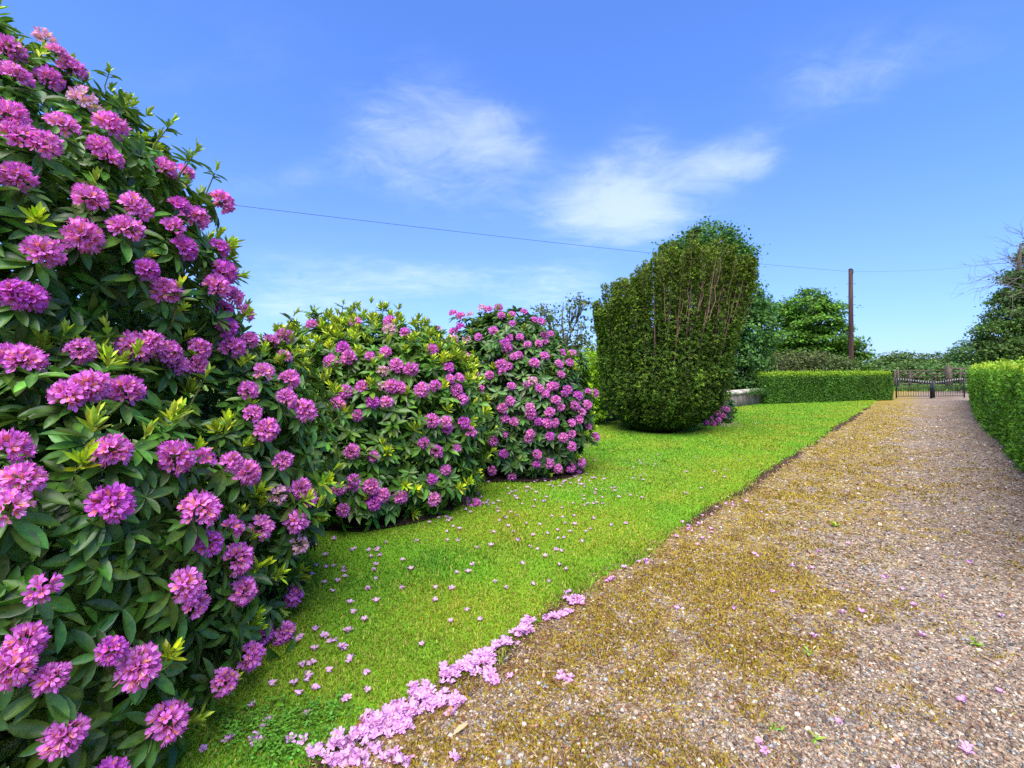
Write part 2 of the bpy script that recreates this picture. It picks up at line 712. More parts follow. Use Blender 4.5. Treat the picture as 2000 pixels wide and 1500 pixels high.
def shoot_frames(axis, az, t):
    """axis (N,3), az, t (N,k): leaf frames (N*k,3,3) columns [B,D,Nrm]"""
    axis = unit(axis)
    ref = np.where(np.abs(axis[:, 2:3]) > .85, np.array([[1., 0, 0]]), np.array([[0, 0, 1.]]))
    U = unit(np.cross(ref, axis))
    Wv = np.cross(axis, U)
    Rr = np.cos(az)[..., None] * U[:, None] + np.sin(az)[..., None] * Wv[:, None]
    ct, st = np.cos(t)[..., None], np.sin(t)[..., None]
    D = ct * axis[:, None] + st * Rr
    N = st * axis[:, None] - ct * Rr
    B = np.cross(D, N)
    return np.stack([B, D, N], -1).reshape(-1, 3, 3)


def whorls(mb, pos, axis, k, length, tmin, tmax, tmpl, col, cvar=.25, yellow=0.0):
    N = len(pos)
    if N == 0:
        return
    az = np.arange(k)[None] * 2 * math.pi / k * (1.0 if k < 7 else 2.0 * (k // 2 + .5) / k) + rng.uniform(0, 6.28, (N, 1)) + rng.normal(0, .18, (N, k))
    t = rng.uniform(tmin, tmax, (N, k))
    L = length * rng.uniform(.72, 1.15, (N, k)) * rng.uniform(.85, 1.12, (N, 1))
    M = shoot_frames(axis, az, t) * L.reshape(-1, 1, 1)
    off = rng.uniform(-.025, .01, (N, k, 1)) * unit(axis)[:, None]
    Pp = (pos[:, None] + off + 0 * M.reshape(N, k, 3, 3)[..., 0]).reshape(-1, 3)
    c = np.asarray(col)[None, None] * (1 + cvar * rng.normal(0, 1, (N, k, 1)).clip(-1.6, 2)) * (1 + .18 * rng.normal(0, 1, (N, 1, 1)))
    if yellow:
        y = (rng.random((N, k, 1)) < yellow)
        c = np.where(y, np.array([.14, .19, .02]), c)
    c = c * (1 + .12 * rng.normal(0, 1, (N, k, 3)))
    rib = np.where(np.arange(len(tmpl[0])) % 3 == 1, 1.30, .96)
    mb.inst(tmpl[0], tmpl[1], M, Pp, (c.reshape(-1, 1, 3) * rib[None, :, None]).clip(.004, .9))


# ------------------------------------------------------------------ rhododendron blossoms
def floret(cold=False, closed=0.0, seed=0, pale=0.0):
    """one five-petalled funnel flower, opening along +Z, about 5.5 cm across; returns V,F,C"""
    r = np.random.default_rng(seed)
    Vs, Fs, Cs = [], [], []
    nb = 0
    for p in range(5):
        az = p * 2 * math.pi / 5 + r.normal(0, .09)
        op = 1 - closed + r.normal(0, .12)
        prof = [(.003, 0, .0024), (.007, .012, .0055), (.014 * (.6 + .4 * op), .023, .0074), (.022 * (.5 + .5 * op), .0295, .0082), (.029 * (.45 + .55 * op), .030 + .006 * (1 - op) + r.normal(0, .004), .0026)]
        V = []
        for q, (rad, z, w) in enumerate(prof):
            wave = r.normal(0, .0014)
            for sgn, up in ((-1, .0022), (0, 0), (1, .0022)):
                V.append((rad, sgn * w, z + (up + wave * sgn) * (1 if q > 1 else 0)))
        V = np.array(V)
        c, s_ = math.cos(az), math.sin(az)
        V = np.stack([V[:, 0] * c - V[:, 1] * s_, V[:, 0] * s_ + V[:, 1] * c, V[:, 2]], -1)
        Fq = LEAFQ5 + nb
        tip = np.array([.63, .115, .55]) if not cold else (np.array([.62, .29, .62]) if seed % 4 else np.array([.58, .38, .46])) * r.uniform(.85, 1.15)
        mid = np.array([.74, .235, .66]) if not cold else np.array([.72, .41, .72])
        thr = np.array([.72, .22, .42]) if not cold else np.array([.74, .40, .66])
        cs = [thr, thr, mid, mid * .5 + tip * .5, tip]
        C = np.repeat(np.array(cs), 3, 0) * (1 + r.normal(0, .06))
        if p == 0:
            C[2:10] = np.array([.78, .30, .14]) if not cold else np.array([.75, .45, .40])
        C[7] = C[7] * .9 + .05
        Vs.append(V); Fs.append(Fq); Cs.append(C)
        nb += len(V)
    # stamens: five thin curved filaments
    for k in range(4):
        az = r.uniform(0, 6.28)
        d = np.array([math.cos(az), math.sin(az), 0])
        a = np.array([0, 0, .008])
        b = d * .008 + np.array([0, 0, .030])
        e = d * .013 + np.array([0, 0, .040])
        w = np.cross(d, [0, 0, 1]) * .0007
        Vs.append(np.array([a - w, a + w, b + w, b - w, e + w, e - w]))
        Fs.append(np.array([(0, 1, 2, 3), (3, 2, 4, 5)]) + nb)
        Cs.append(np.tile([.72, .42, .60], (6, 1)))
        nb += 6
    return np.concatenate(Vs), np.concatenate(Fs), np.concatenate(Cs)


LEAFQ5 = np.array([(i * 3 + k, i * 3 + k + 1, i * 3 + k + 4, i * 3 + k + 3) for i in range(4) for k in (0, 1)])


def truss_mesh(seed, n=25, tmax=1.85, hue=(1, 1, 1)):
    r = np.random.default_rng(seed)
    mb = MB()
    ga = 2.39996
    for i in range(n):
        f = (i + .5) / n
        t = math.acos(1 - f * (1 - math.cos(tmax))) + r.normal(0, .08)
        az = i * ga + r.normal(0, .15)
        d = np.array([math.sin(t) * math.cos(az), math.sin(t) * math.sin(az), math.cos(t)])
        V, Fq, C = floret(False, r.uniform(.1, .6), seed * 50 + i)
        U = unit(np.cross([.3, .2, 1.0] if abs(d[2]) < .9 else [1, 0, .1], d))
        Wv = np.cross(d, U)
        ro = r.uniform(0, 6.28)
        A = math.cos(ro) * U + math.sin(ro) * Wv
        B = np.cross(d, A)
        M = np.stack([A, B, d], -1) * r.uniform(.9, 1.2)
        mb.add(V @ M.T + d * r.uniform(.026, .040), Fq, C * np.array(hue) * (1 + r.normal(0, .15)))
        st = np.stack([np.zeros(3) - [0, 0, .02], d * .02, d * .034])
        mb.tube(st, [.0022, .0016, .0014], 3, (.16, .17, .05), False)
    return mb.mesh('flower_truss', M_PETAL, True)


TRUSS = [truss_mesh(1), truss_mesh(2, 28), truss_mesh(3, 22, 1.6), truss_mesh(4, 26, 2.0, (.93, .85, .97)), truss_mesh(5, 16, 1.5, (1.06, 1.2, 1.05)), truss_mesh(6, 9, 1.3, (.85, .7, .9)), truss_mesh(7, 14, 1.9, (1.05, 2.0, 1.0)), truss_mesh(8, 24, 1.7, (.85, .6, .95))]


# ------------------------------------------------------------------ rhododendron bushes
def bush_f(p, E):
    o = []
    for c, r in E:
        q = (p - np.array(c)) / np.array(r)
        rho = np.hypot(q[..., 0], q[..., 1])
        k = np.where(q[..., 2] > 0, 2.0, 5.0)
        o.append((rho ** k + np.abs(q[..., 2]) ** k) ** (1 / k))
    return np.min(o, axis=0)


def bush_grad(p, E):
    e = .01
    g = np.stack([bush_f(p + np.eye(3)[i] * e, E) - bush_f(p - np.eye(3)[i] * e, E) for i in range(3)], -1)
    return unit(g)


def bush_surface(E, n, level=1.0, zmin=.08, seed=0):
    out = []
    area = [r[0] * r[1] + r[0] * r[2] + r[1] * r[2] for c, r in E]
    for (c, r), a in zip(E, area):
        m = int(n * a / sum(area))
        c, r = np.array(c), np.array(r)
        u = rnd_unit(m * 2)
        # push out to the implicit level along the ray from the centre
        rho = np.hypot(u[:, 0], u[:, 1]); z = np.abs(u[:, 2])
        k = np.where(u[:, 2] > 0, 2.0, 5.0)
        s = 1 / ((rho ** k + z ** k) ** (1 / k))
        w = s ** 2
        keep = rng.random(len(u)) < w / w.max()
        u, s = u[keep][:m], s[keep][:m]
        p = c + r * u * s[:, None] * level
        p = p + unit(u / r) * (.11 * noise3(p, 2.2, seed) + .08 * noise3(p, 5, seed + 3))[:, None]
        f = bush_f(p, E)
        out.append(p[(f > level * .93) & (p[:, 2] > zmin)])
    return np.concatenate(out)


def ray_hit(px, py, E):
    d = np.array([(px - 1000) / FPX, 1.0, (HOR - py) / FPX])
    t = np.linspace(.7, 12, 2200)
    p = np.array([0, 0, CAMZ]) + t[:, None] * d
    f = bush_f(p, E)
    i = np.nonzero(f < 1.0)[0]
    return p[i[0]] if len(i) else p[np.argmin(f)]


def rhododendron(name, label, E, trusses, base, nw, leaf_len, tmpl, lime_fn, lime_col, leaf_col, tscale, stems, seed, extra=0, hi=True, lush=0):
    root = empty(name, base, label, 'shrub', 'rhododendron bushes in bloom')
    bw = np.array(base, float)
    mb = MB()
    # outer shoots
    p = bush_surface(E, nw, 1.0, .10, seed)
    nrm = bush_grad(p, E)
    dens = noise3(p, 2.6, seed + 11)
    p = p[dens > -.62]; nrm = nrm[dens > -.62]
    ax = unit(nrm * .75 + np.array([0, 0, .5]) + rng.normal(0, .22, p.shape))
    # clear the places where the flower heads sit
    tp, ta = [], []
    for (x, y) in trusses:
        h = ray_hit(x, y, E)
        g = bush_grad(h[None], E)[0]
        a = unit(g * .8 + np.array([0, 0, .42]) + rng.normal(0, .16, 3))
        tp.append(h + g * rng.uniform(.02, .07)); ta.append(a)
    tp, ta = np.array(tp), np.array(ta)
    d2 = ((p[:, None] - tp[None]) ** 2).sum(-1).min(1)
    keep = d2 > (.085 * tscale) ** 2
    p, ax, nrm = p[keep], ax[keep], nrm[keep]
    # keep lens clear: nothing nearer than .95 m
    lime = rng.random(len(p)) < lime_fn(p)
    whorls(mb, p - nrm * .02, ax, 9, leaf_len, R(52), R(98), tmpl, leaf_col, .26, .02)
    q = p[rng.random(len(p)) < .6]
    whorls(mb, q - bush_grad(q, E) * .05, unit(bush_grad(q, E) + rng.normal(0, .5, q.shape)), 6, leaf_len * .95, R(60), R(120), tmpl, leaf_col, .22)
    # collar of leaves under each flower head
    whorls(mb, tp - ta * .05, ta, 10, leaf_len * 1.02, R(82), R(112), tmpl, np.array(leaf_col) * 1.05, .2)
    # long shoots that stand clear of the outline, each on its own twig
    k = np.nonzero((rng.random(len(p)) < .07) & (p[:, 2] > .5))[0]
    if len(k):
        sa = unit(nrm[k] * .45 + np.array([0, 0, .75]) + rng.normal(0, .2, (len(k), 3)))
        sp_ = p[k] + sa * rng.uniform(.07, .20, (len(k), 1))
        for a_, b_ in zip(p[k] - sa * .05, sp_):
            mb.tube(np.array([a_, (a_ + b_) / 2 + rng.normal(0, .008, 3), b_]), [.006, .005, .0035], 4, (.16, .17, .05), False)
        whorls(mb, sp_ - sa * .01, sa, 7, leaf_len * .85, R(48), R(88), tmpl, leaf_col, .2)
        whorls(mb, sp_ + sa * .03, sa, 7, leaf_len * .5, R(12), R(48), LT_YOUNG, np.array(lime_col) * .85, .16)
    # deeper layers
    for lv, fr in ((.92, .8), (.84, .8), (.72, .7), (.58, .5)):
        q = bush_surface(E, int(nw * fr), lv, .10, seed + int(lv * 100))
        whorls(mb, q, unit(bush_grad(q, E) + np.array([0, 0, .3]) + rng.normal(0, .45, q.shape)), 7, leaf_len, R(50), R(110), tmpl if lv > .8 else LT_MID, np.array(leaf_col) * .95, .25)
    # fresh upright shoots
    lp, la = p[lime], ax[lime]
    if lush:
        e_ = bush_surface(E, int(nw * lush), 1.02, .3, seed + 5)
        e_ = e_[rng.random(len(e_)) < (lime_fn(e_) - .35) * 1.6]
        dd = ((e_[:, None] - tp[None]) ** 2).sum(-1).min(1)
        e_ = e_[dd > .012]
        lp = np.concatenate([lp, e_]); la = np.concatenate([la, unit(bush_grad(e_, E) * .7 + np.array([0, 0, .6]) + rng.normal(0, .2, e_.shape))])
    la = unit(la + np.array([0, 0, .35]))
    whorls(mb, lp + la * .06, la, 9, leaf_len * .56, R(14), R(50), LT_YOUNG, lime_col, .16)
    few = rng.random(len(lp)) < .6
    whorls(mb, lp[few] + la[few] * .04, la[few], 7, leaf_len * .68, R(42), R(76), LT_YOUNG, np.array(lime_col) * .8, .16)
    mb.V = [v - bw.astype(np.float32) for v in mb.V]
    fo = mb.build('foliage', M_GLOSS, root, True)
    # stems
    for k in range(stems):
        a = rng.uniform(0, 6.28)
        c = np.array(E[k % len(E)][0]); rr = np.array(E[k % len(E)][1])
        tip = c + rr * np.array([math.cos(a), math.sin(a), rng.uniform(.0, .6)]) * .8
        b0 = np.array([bw[0], bw[1], -.03]) + np.array([math.cos(a), math.sin(a), 0]) * rng.uniform(.05, .5)
        mid = (b0 + tip) / 2 + np.array([0, 0, -.15]) + rng.normal(0, .08, 3)
        sb = MB()
        tt = np.linspace(0, 1, 9)[:, None]
        pts = (1 - tt) ** 2 * b0 + 2 * tt * (1 - tt) * mid + tt ** 2 * tip
        sb.tube(pts - bw, np.linspace(.032, .008, 9), 6, (.10, .075, .05))
        sb.build('stem', M_BARK, root, True)
    # flower heads
    rest = MB()
    for i in range(len(tp)):
        me_ = TRUSS[int(rng.choice(8, p=[.21, .21, .15, .13, .08, .06, .05, .11]))]
        d = ta[i]
        U = unit(np.cross([0, 0, 1.0] if abs(d[2]) < .9 else [1.0, 0, 0], d))
        Wv = np.cross(d, U)
        ro = rng.uniform(0, 6.28)
        A = math.cos(ro) * U + math.sin(ro) * Wv
        M3 = np.stack([A, np.cross(d, A), d], -1)
        sc = tscale * rng.uniform(.8, 1.16) * (.88 if np.hypot(tp[i][0], tp[i][1]) < 1.9 else 1.0)
        if i < 100:
            o = obj('flower_truss', me_, root)
            from mathutils import Matrix
            mat = Matrix([[*(M3[0] * sc), tp[i][0] - bw[0]], [*(M3[1] * sc), tp[i][1] - bw[1]], [*(M3[2] * sc), tp[i][2] - bw[2]], [0, 0, 0, 1]])
            o.matrix_local = mat
        else:
            nvt = len(me_.vertices)
            co = np.empty(nvt * 3, np.float32); me_.vertices.foreach_get('co', co); co = co.reshape(-1, 3)
            cc = np.empty(nvt * 4, np.float32); me_.attributes['col'].data.foreach_get('color', cc); cc = cc.reshape(-1, 4)[:, :3]
            lt = np.empty(len(me_.polygons), np.int32); me_.polygons.foreach_get('loop_total', lt)
            vi = np.empty(len(me_.loops), np.int32); me_.loops.foreach_get('vertex_index', vi)
            rest.add(co @ (M3 * sc).T + tp[i] - bw, [vi.reshape(-1, 4)] if (lt == 4).all() else [vi[np.repeat(lt == 4, lt)].reshape(-1, 4)], cc)
    if rest.n:
        tag(rest.build('flower_trusses', M_PETAL, root, True), kind='stuff')
    return root


T1 = [(135,143),(100,118),(82,84),(10,115),(25,170),(85,168),(154,213),(115,260),(200,270),(10,248),(32,280),(75,305),(203,322),(185,300),(300,347),(350,347),(28,357),(238,420),(165,402),(330,413),(371,430),(416,403),
      (152,467),(75,498),(224,460),(340,490),(408,490),(318,455),(262,530),(46,584),(20,575),(312,570),(395,563),(432,580),(428,605),(418,640),(460,612),(410,535),(143,686),(43,730),(15,720),(128,787),(160,780),(272,672),(250,680),
      (305,690),(325,713),(366,682),(380,724),(235,776),(442,696),(480,675),(520,678),(546,670),(546,706),(500,740),(556,748),(472,773),(540,787),(483,813),(572,811),(502,846),(196,900),(318,906),(371,911),(418,916),
      (467,922),(537,900),(535,965),(574,955),(585,972),(14,888),(40,950),(12,1000),(206,990),(357,1003),(495,1029),(560,1017),(388,1062),(434,1034),(441,1094),(567,1061),(332,1143),(367,1181),(443,1157),(77,1150),
      (563,1157),(500,1220),(542,1223),(462,1279),(539,1292),(45,1250),(20,1285),(90,1311),(196,1258),(245,1293),(115,1419),(297,1395),(406,1325),(196,1490)]
T2 = [(761,636),(760,655),(789,658),(650,711),(684,706),(724,704),(752,697),(748,728),(773,718),(799,728),(678,767),(708,758),(745,756),(766,757),(780,760),(820,765),(663,791),(729,788),(754,788),(701,811),(869,725),(846,756),
      (873,744),(888,744),(888,763),(897,781),(839,821),(862,823),(869,837),(902,826),(908,844),(822,863),(848,881),(883,874),(687,886),(726,893),(689,935),(663,954),(691,952),(722,949),(743,965),(727,980),(670,993),(776,970),
      (841,935),(841,968),(902,973),(922,980),(612,643),(696,636),(840,690),(675,690),(866,917)]
T3 = [(890,620),(902,622),(920,618),(943,608),(955,611),(974,609),(980,625),(999,620),(1021,618),(1053,634),(1039,634),(1000,641),(860,648),(902,643),(965,651),(936,662),(915,667),(888,651),(873,672),(892,669),(890,681),(850,672),
      (853,685),(845,655),(826,658),(995,662),(986,674),(990,683),(1013,664),(1060,660),(1070,658),(1050,674),(1062,676),(1027,678),(902,704),(913,700),(899,714),(1004,704),(1013,697),(1042,713),(1062,699),(994,718),(983,730),
      (980,716),(1086,716),(1090,735),(1111,697),(1109,711),(1091,697),(958,735),(932,735),(920,750),(999,756),(944,763),(1039,746),(1027,753),(1050,760),(1074,756),(1081,755),(1105,762),(997,783),(937,791),(983,797),(1081,781),
      (1063,770),(1091,795),(1070,804),(1032,795),(1035,807),(1100,770),(1121,774),(1140,767),(1154,769),(1119,791),(1137,791),(1128,805),(988,818),(1004,823),(1049,823),(1067,826),(1081,826),(1112,826),(1126,819),(985,847),
      (1034,846),(1032,856),(1070,851),(1097,854),(1111,847),(964,860),(985,884),(1048,886),(1046,903),(1069,902),(1088,912),(1111,909),(964,912),(934,914),(1000,923),(1007,940),(988,944),(1041,952),(1004,958),(1084,944),
      (1153,853),(1144,833),(1111,870),(1128,898),(1125,919),(920,809)]

B1 = [((-2.35, 2.8, 1.0), (1.2, 1.2, .92)), ((-2.04, 1.86, .82), (.87, .84, .80)), ((-2.7, 2.35, 1.85), (1.2, 1.2, 1.05)), ((-3.5, 2.8, 2.5), (1.3, 1.2, 1.1))]
B2 = [((-1.45, 5.3, 1.0), (1.1, 1.02, .97)), ((-1.75, 4.9, .6), (.95, .85, .55)), ((-1.85, 5.55, 1.2), (1.1, 1.0, .83)), ((-1.4, 5.35, 1.3), (.9, .8, .74))]
B3 = [((-.52, 7.25, 1.3), (.78, .8, .66)), ((.05, 7.0, 1.05), (1.05, 1.0, .98)), ((-.12, 7.1, 1.35), (.95, .95, .94))]

RH_LEAF = (.060, .138, .017)
rhododendron('rhododendron', 'huge mauve-flowered rhododendron filling the left of the view, nearest of the three in the row', B1, T1, (-2.5, 2.6, 0), 2600, .103, LT_HI,
             lambda p: .26 + .30 * (noise3(p, 1.6, 77) > .0) + .04 * (p[:, 2] < .4), (.42, .54, .020), RH_LEAF, .78, 9, 100)
rhododendron('rhododendron', 'rounded rhododendron crowded with lime green new shoots and fewer flowers, middle bush of the row', B2, T2, (-1.5, 5.4, 0), 1500, .125, LT_MID,
             lambda p: (.46 + .9 * np.clip(p[:, 2] - .8, 0, 1) - .12 * (p[:, 0] + 1.4) + .3 * noise3(p, 1.4, 31)).clip(.08, 1), (.43, .53, .018), (.074, .165, .017), .86, 8, 200, lush=.7)
rhododendron('rhododendron', 'dark rhododendron densely dotted with mauve flower heads, standing beyond the lime green one', B3, T3, (0, 7.05, 0), 1500, .125, LT_MID,
             lambda p: .07 + .06 * (noise3(p, 1.5, 41) > .2), (.34, .45, .02), (.052, .115, .022), .86, 7, 300)

# soil under the row of bushes, its dark colour carrying the shade there
bed = MB()
for (cx, cy, rx, ry) in ((-1.6, 5.2, 1.0, .95), (-.05, 7.0, 1.05, .95), (-2.6, 2.9, 1.25, 1.15)):
    th = np.linspace(0, 2 * math.pi, 48, endpoint=False)
    rr = 1 + .07 * noise2(np.cos(th) * 2, np.sin(th) * 2, 1.5, 3)
    ring = np.stack([cx + rx * rr * np.cos(th), cy + ry * rr * np.sin(th)], -1)
    s_, n_ = to_sn(ring)
    ring = np.concatenate([ring, (lawn_z(s_, n_) + .012 + .004 * len(bed.V))[:, None]], 1)
    cs_, cn_ = to_sn(np.array([cx, cy]))
    bed.add(np.concatenate([ring, [[cx, cy, float(lawn_z(cs_, cn_)) + .05]]]), np.array([(i, (i + 1) % 48, 48) for i in range(48)]))
tag(bed.build('shaded_soil_bed', M_SOIL), kind='structure')
#%%PART2%%

# ------------------------------------------------------------------ lawn grass (blades), drive gravel, moss
def polar_pts(n, r0, r1, a0, a1, flat):
    """points round the standing place: even density inside `flat` metres, thinning as 1/r^2 beyond"""
    w_in = math.log(1) + .5 * (1 - (r0 / flat) ** 2)
    w_out = math.log(r1 / flat)
    u = rng.random(n) * (w_in + w_out)
    ins = u < w_in
    r = np.where(ins, flat * np.sqrt((r0 / flat) ** 2 + 2 * np.minimum(u, w_in)), flat * np.exp(np.maximum(u - w_in, 0)))
    a = np.radians(rng.uniform(a0, a1, n))
    return np.stack([r * np.sin(a), r * np.cos(a)], -1), r


def grass_tone(x, y):
    """colour of the turf: fresh green with yellowed, mossy patches nearer the drive"""
    s_, n_ = to_sn(np.stack([x, y], -1))
    a = noise2(x, y, 1.1, 51, 3)
    b = noise2(x, y, 3.2, 61, 2)
    fresh, deep, straw, moss = map(np.array, ((.128, .300, .014), (.074, .205, .014), (.42, .36, .08), (.29, .275, .014)))
    near = np.exp(-((n_ + 2.15) / .5) ** 2) * np.clip(.7 + .9 * noise2(x, y, 2.4, 53, 2), 0, 1.4)
    my = np.clip(.22 + .95 * a + .65 * near, 0, 1)[:, None]
    c = deep + (fresh - deep) * np.clip(.55 + .9 * b, 0, 1)[:, None]
    c = c * (1 - .75 * my) + moss * .75 * my
    return c, straw, my[:, 0]


def make_grass():
    xy, r = polar_pts(620000, 1.3, 34, -48, 50, 2.4)
    s_, n_ = to_sn(xy)
    e = edge_n(s_)
    f1 = bush_f(np.concatenate([xy, np.full((len(xy), 1), .25)], 1), B1)
    f2 = bush_f(np.concatenate([xy, np.full((len(xy), 1), .25)], 1), B2)
    f3 = bush_f(np.concatenate([xy, np.full((len(xy), 1), .25)], 1), B3)
    fb = np.minimum(np.minimum(f1, f2), f3)
    k = (n_ < e - .01 + .05 * rng.normal(0, 1, len(xy)) * (.6 + .6 * noise2(s_, 0 * s_, 2.2, 15))) & (n_ > e - 9) & (fb > .92 + .1 * rng.random(len(xy)))
    dy = np.hypot(xy[:, 0] - 3.24, xy[:, 1] - 10.9)
    k &= dy > .45
    xy, r, s_, n_, e = xy[k], r[k], s_[k], n_[k], e[k]
    N = len(xy)
    z = lawn_z(s_, n_) - .006
    tuft = np.clip(noise2(xy[:, 0], xy[:, 1], 2.1, 71, 2) - .25, 0, 1)
    L = (.017 + .011 * rng.random(N)) * (1 + 1.1 * tuft) * (1 + .2 * np.clip(r / 8 - .5, 0, 1.6))
    L *= np.where(n_ > e - .10, 1.15, 1)
    w = .0023 * np.clip(r / 2.4, 1, 9) ** .8
    az = rng.uniform(0, 6.28, N)
    lean = rng.uniform(.15, 1.0, N)
    d = np.stack([np.cos(az), np.sin(az), 0 * az], -1)
    side = np.stack([-np.sin(az), np.cos(az), 0 * az], -1) * w[:, None]
    b = np.concatenate([xy, z[:, None]], 1)
    up = np.array([0, 0, 1.0])
    m_ = b + d * (L * lean * .35)[:, None] + up * (L * .62)[:, None]
    t_ = b + d * (L * lean)[:, None] + up * (L * (1.05 - .35 * lean))[:, None]
    V = np.stack([b - side, b + side, m_ + side * .8, m_ - side * .8, t_], 1)
    c, straw, my = grass_tone(xy[:, 0], xy[:, 1])
    st = rng.random(N) < (.05 + .16 * my)
    c = np.where(st[:, None], straw * .85, c)
    c = c * (1 + .25 * rng.normal(0, 1, (N, 1))).clip(.4, 1.7)
    C = np.repeat(c[:, None], 5, 1)
    i5 = np.arange(N)[:, None] * 5
    me_ = mesh('grass', V.reshape(-1, 3), [i5 + np.array([[0, 1, 2, 3]]), i5 + np.array([[3, 2, 4]])], C.reshape(-1, 3), M_GRASS)
    tag(obj('grass', me_), 'short mown green grass with yellowed mossy patches between the bushes and the drive', 'grass', kind='stuff')


make_grass()

ICO_V, ICO_F = None, None
def _ico():
    p = (1 + 5 ** .5) / 2
    v = unit(np.array([(-1, p, 0), (1, p, 0), (-1, -p, 0), (1, -p, 0), (0, -1, p), (0, 1, p), (0, -1, -p), (0, 1, -p), (p, 0, -1), (p, 0, 1), (-p, 0, -1), (-p, 0, 1)], float))
    f = np.array([(0, 11, 5), (0, 5, 1), (0, 1, 7), (0, 7, 10), (0, 10, 11), (1, 5, 9), (5, 11, 4), (11, 10, 2), (10, 7, 6), (7, 1, 8), (3, 9, 4), (3, 4, 2), (3, 2, 6), (3, 6, 8), (3, 8, 9), (4, 9, 5), (2, 4, 11), (6, 2, 10), (8, 6, 7), (9, 8, 1)])
    return v, f


ICO_V, ICO_F = _ico()
OCT_V = np.array([(1, 0, 0), (0, 1, 0), (-1, 0, 0), (0, -1, 0), (0, 0, 1)], float)
OCT_F = np.array([(0, 1, 4), (1, 2, 4), (2, 3, 4), (3, 0, 4)])


def rot_z(a):
    c, s = np.cos(a), np.sin(a)
    o, l = 0 * a, 0 * a + 1
    return np.stack([np.stack([c, -s, o], -1), np.stack([s, c, o], -1), np.stack([o, o, l], -1)], -2)


def tilt(n, amt):
    a, b = rng.normal(0, amt, n), rng.normal(0, amt, n)
    o, l = 0 * a, 0 * a + 1
    return np.stack([np.stack([l, o, a], -1), np.stack([o, l, b], -1), np.stack([-a, -b, l], -1)], -2)


def moss_amount(x, y):
    s_, n_ = to_sn(np.stack([x, y], -1))
    m = .38 * noise2(x, y, 1.4, 81, 3) + .72 * noise2(x, y, 7.5, 91, 4)
    left = np.exp(-((n_ + 1.1) / .72) ** 2)
    mid = .55 * np.exp(-((n_ - .05) / .22) ** 2)
    far_ = np.clip((s_ - 2.0) / 6, 0, .25)
    return m + .47 * left + .22 * np.exp(-((s_ - 1.5) / 1.1) ** 2) * np.clip((-.35 - n_) / .3, 0, 1) + .10 * mid + far_ * .6 - .30


PAL = np.array([(.42, .36, .29), (.30, .235, .175), (.22, .165, .12), (.145, .12, .105), (.20, .21, .22), (.36, .27, .185), (.52, .46, .38), (.34, .19, .105), (.25, .19, .15), (.085, .075, .07), (.38, .30, .27)])
PALP = np.array([.09, .18, .18, .13, .10, .10, .025, .05, .09, .05, .02])


def make_gravel():
    xy, r = polar_pts(270000, 1.15, 26, -40, 52, 2.2)
    s_, n_ = to_sn(xy)
    k = (n_ > edge_n(s_) + .02) & (n_ < 1.5)
    xy, r, s_, n_ = xy[k], r[k], s_[k], n_[k]
    mo = moss_amount(xy[:, 0], xy[:, 1])
    k = rng.random(len(xy)) > np.clip(mo * 1.9 + .08, 0, .62)
    xy, r, s_, n_ = xy[k], r[k], s_[k], n_[k]
    N = len(xy)
    size = np.exp(rng.normal(math.log(.0058), .38, N)).clip(.003, .016) * np.clip(r / 3.0, 1, 4) ** .55
    asp = rng.uniform(.55, .95, N)
    fl = rng.uniform(.4, .75, N)
    z = drive_z(s_, n_) + size * fl * .45
    S = np.zeros((N, 3, 3)); S[:, 0, 0] = size; S[:, 1, 1] = size * asp; S[:, 2, 2] = size * fl
    M = np.einsum('nij,njk,nkl->nil', rot_z(rng.uniform(0, 6.28, N)), tilt(N, .22), S)
    c = PAL[rng.choice(len(PAL), N, p=PALP / PALP.sum())] * (1 + .18 * rng.normal(0, 1, (N, 1))).clip(.5, 1.5)
    c = c * np.array([.96, .945, .88])
    mb = MB()
    Pp = np.concatenate([xy, z[:, None]], 1)
    nr = r < 3.4
    mb.inst(ICO_V, ICO_F, M[nr], Pp[nr], c[nr])
    mb.inst(OCT_V, OCT_F, M[~nr], Pp[~nr], c[~nr])
    tag(mb.build('gravel', M_STONE, None, True), 'loose grey and brown pebbles covering the driveway', 'gravel', kind='stuff')


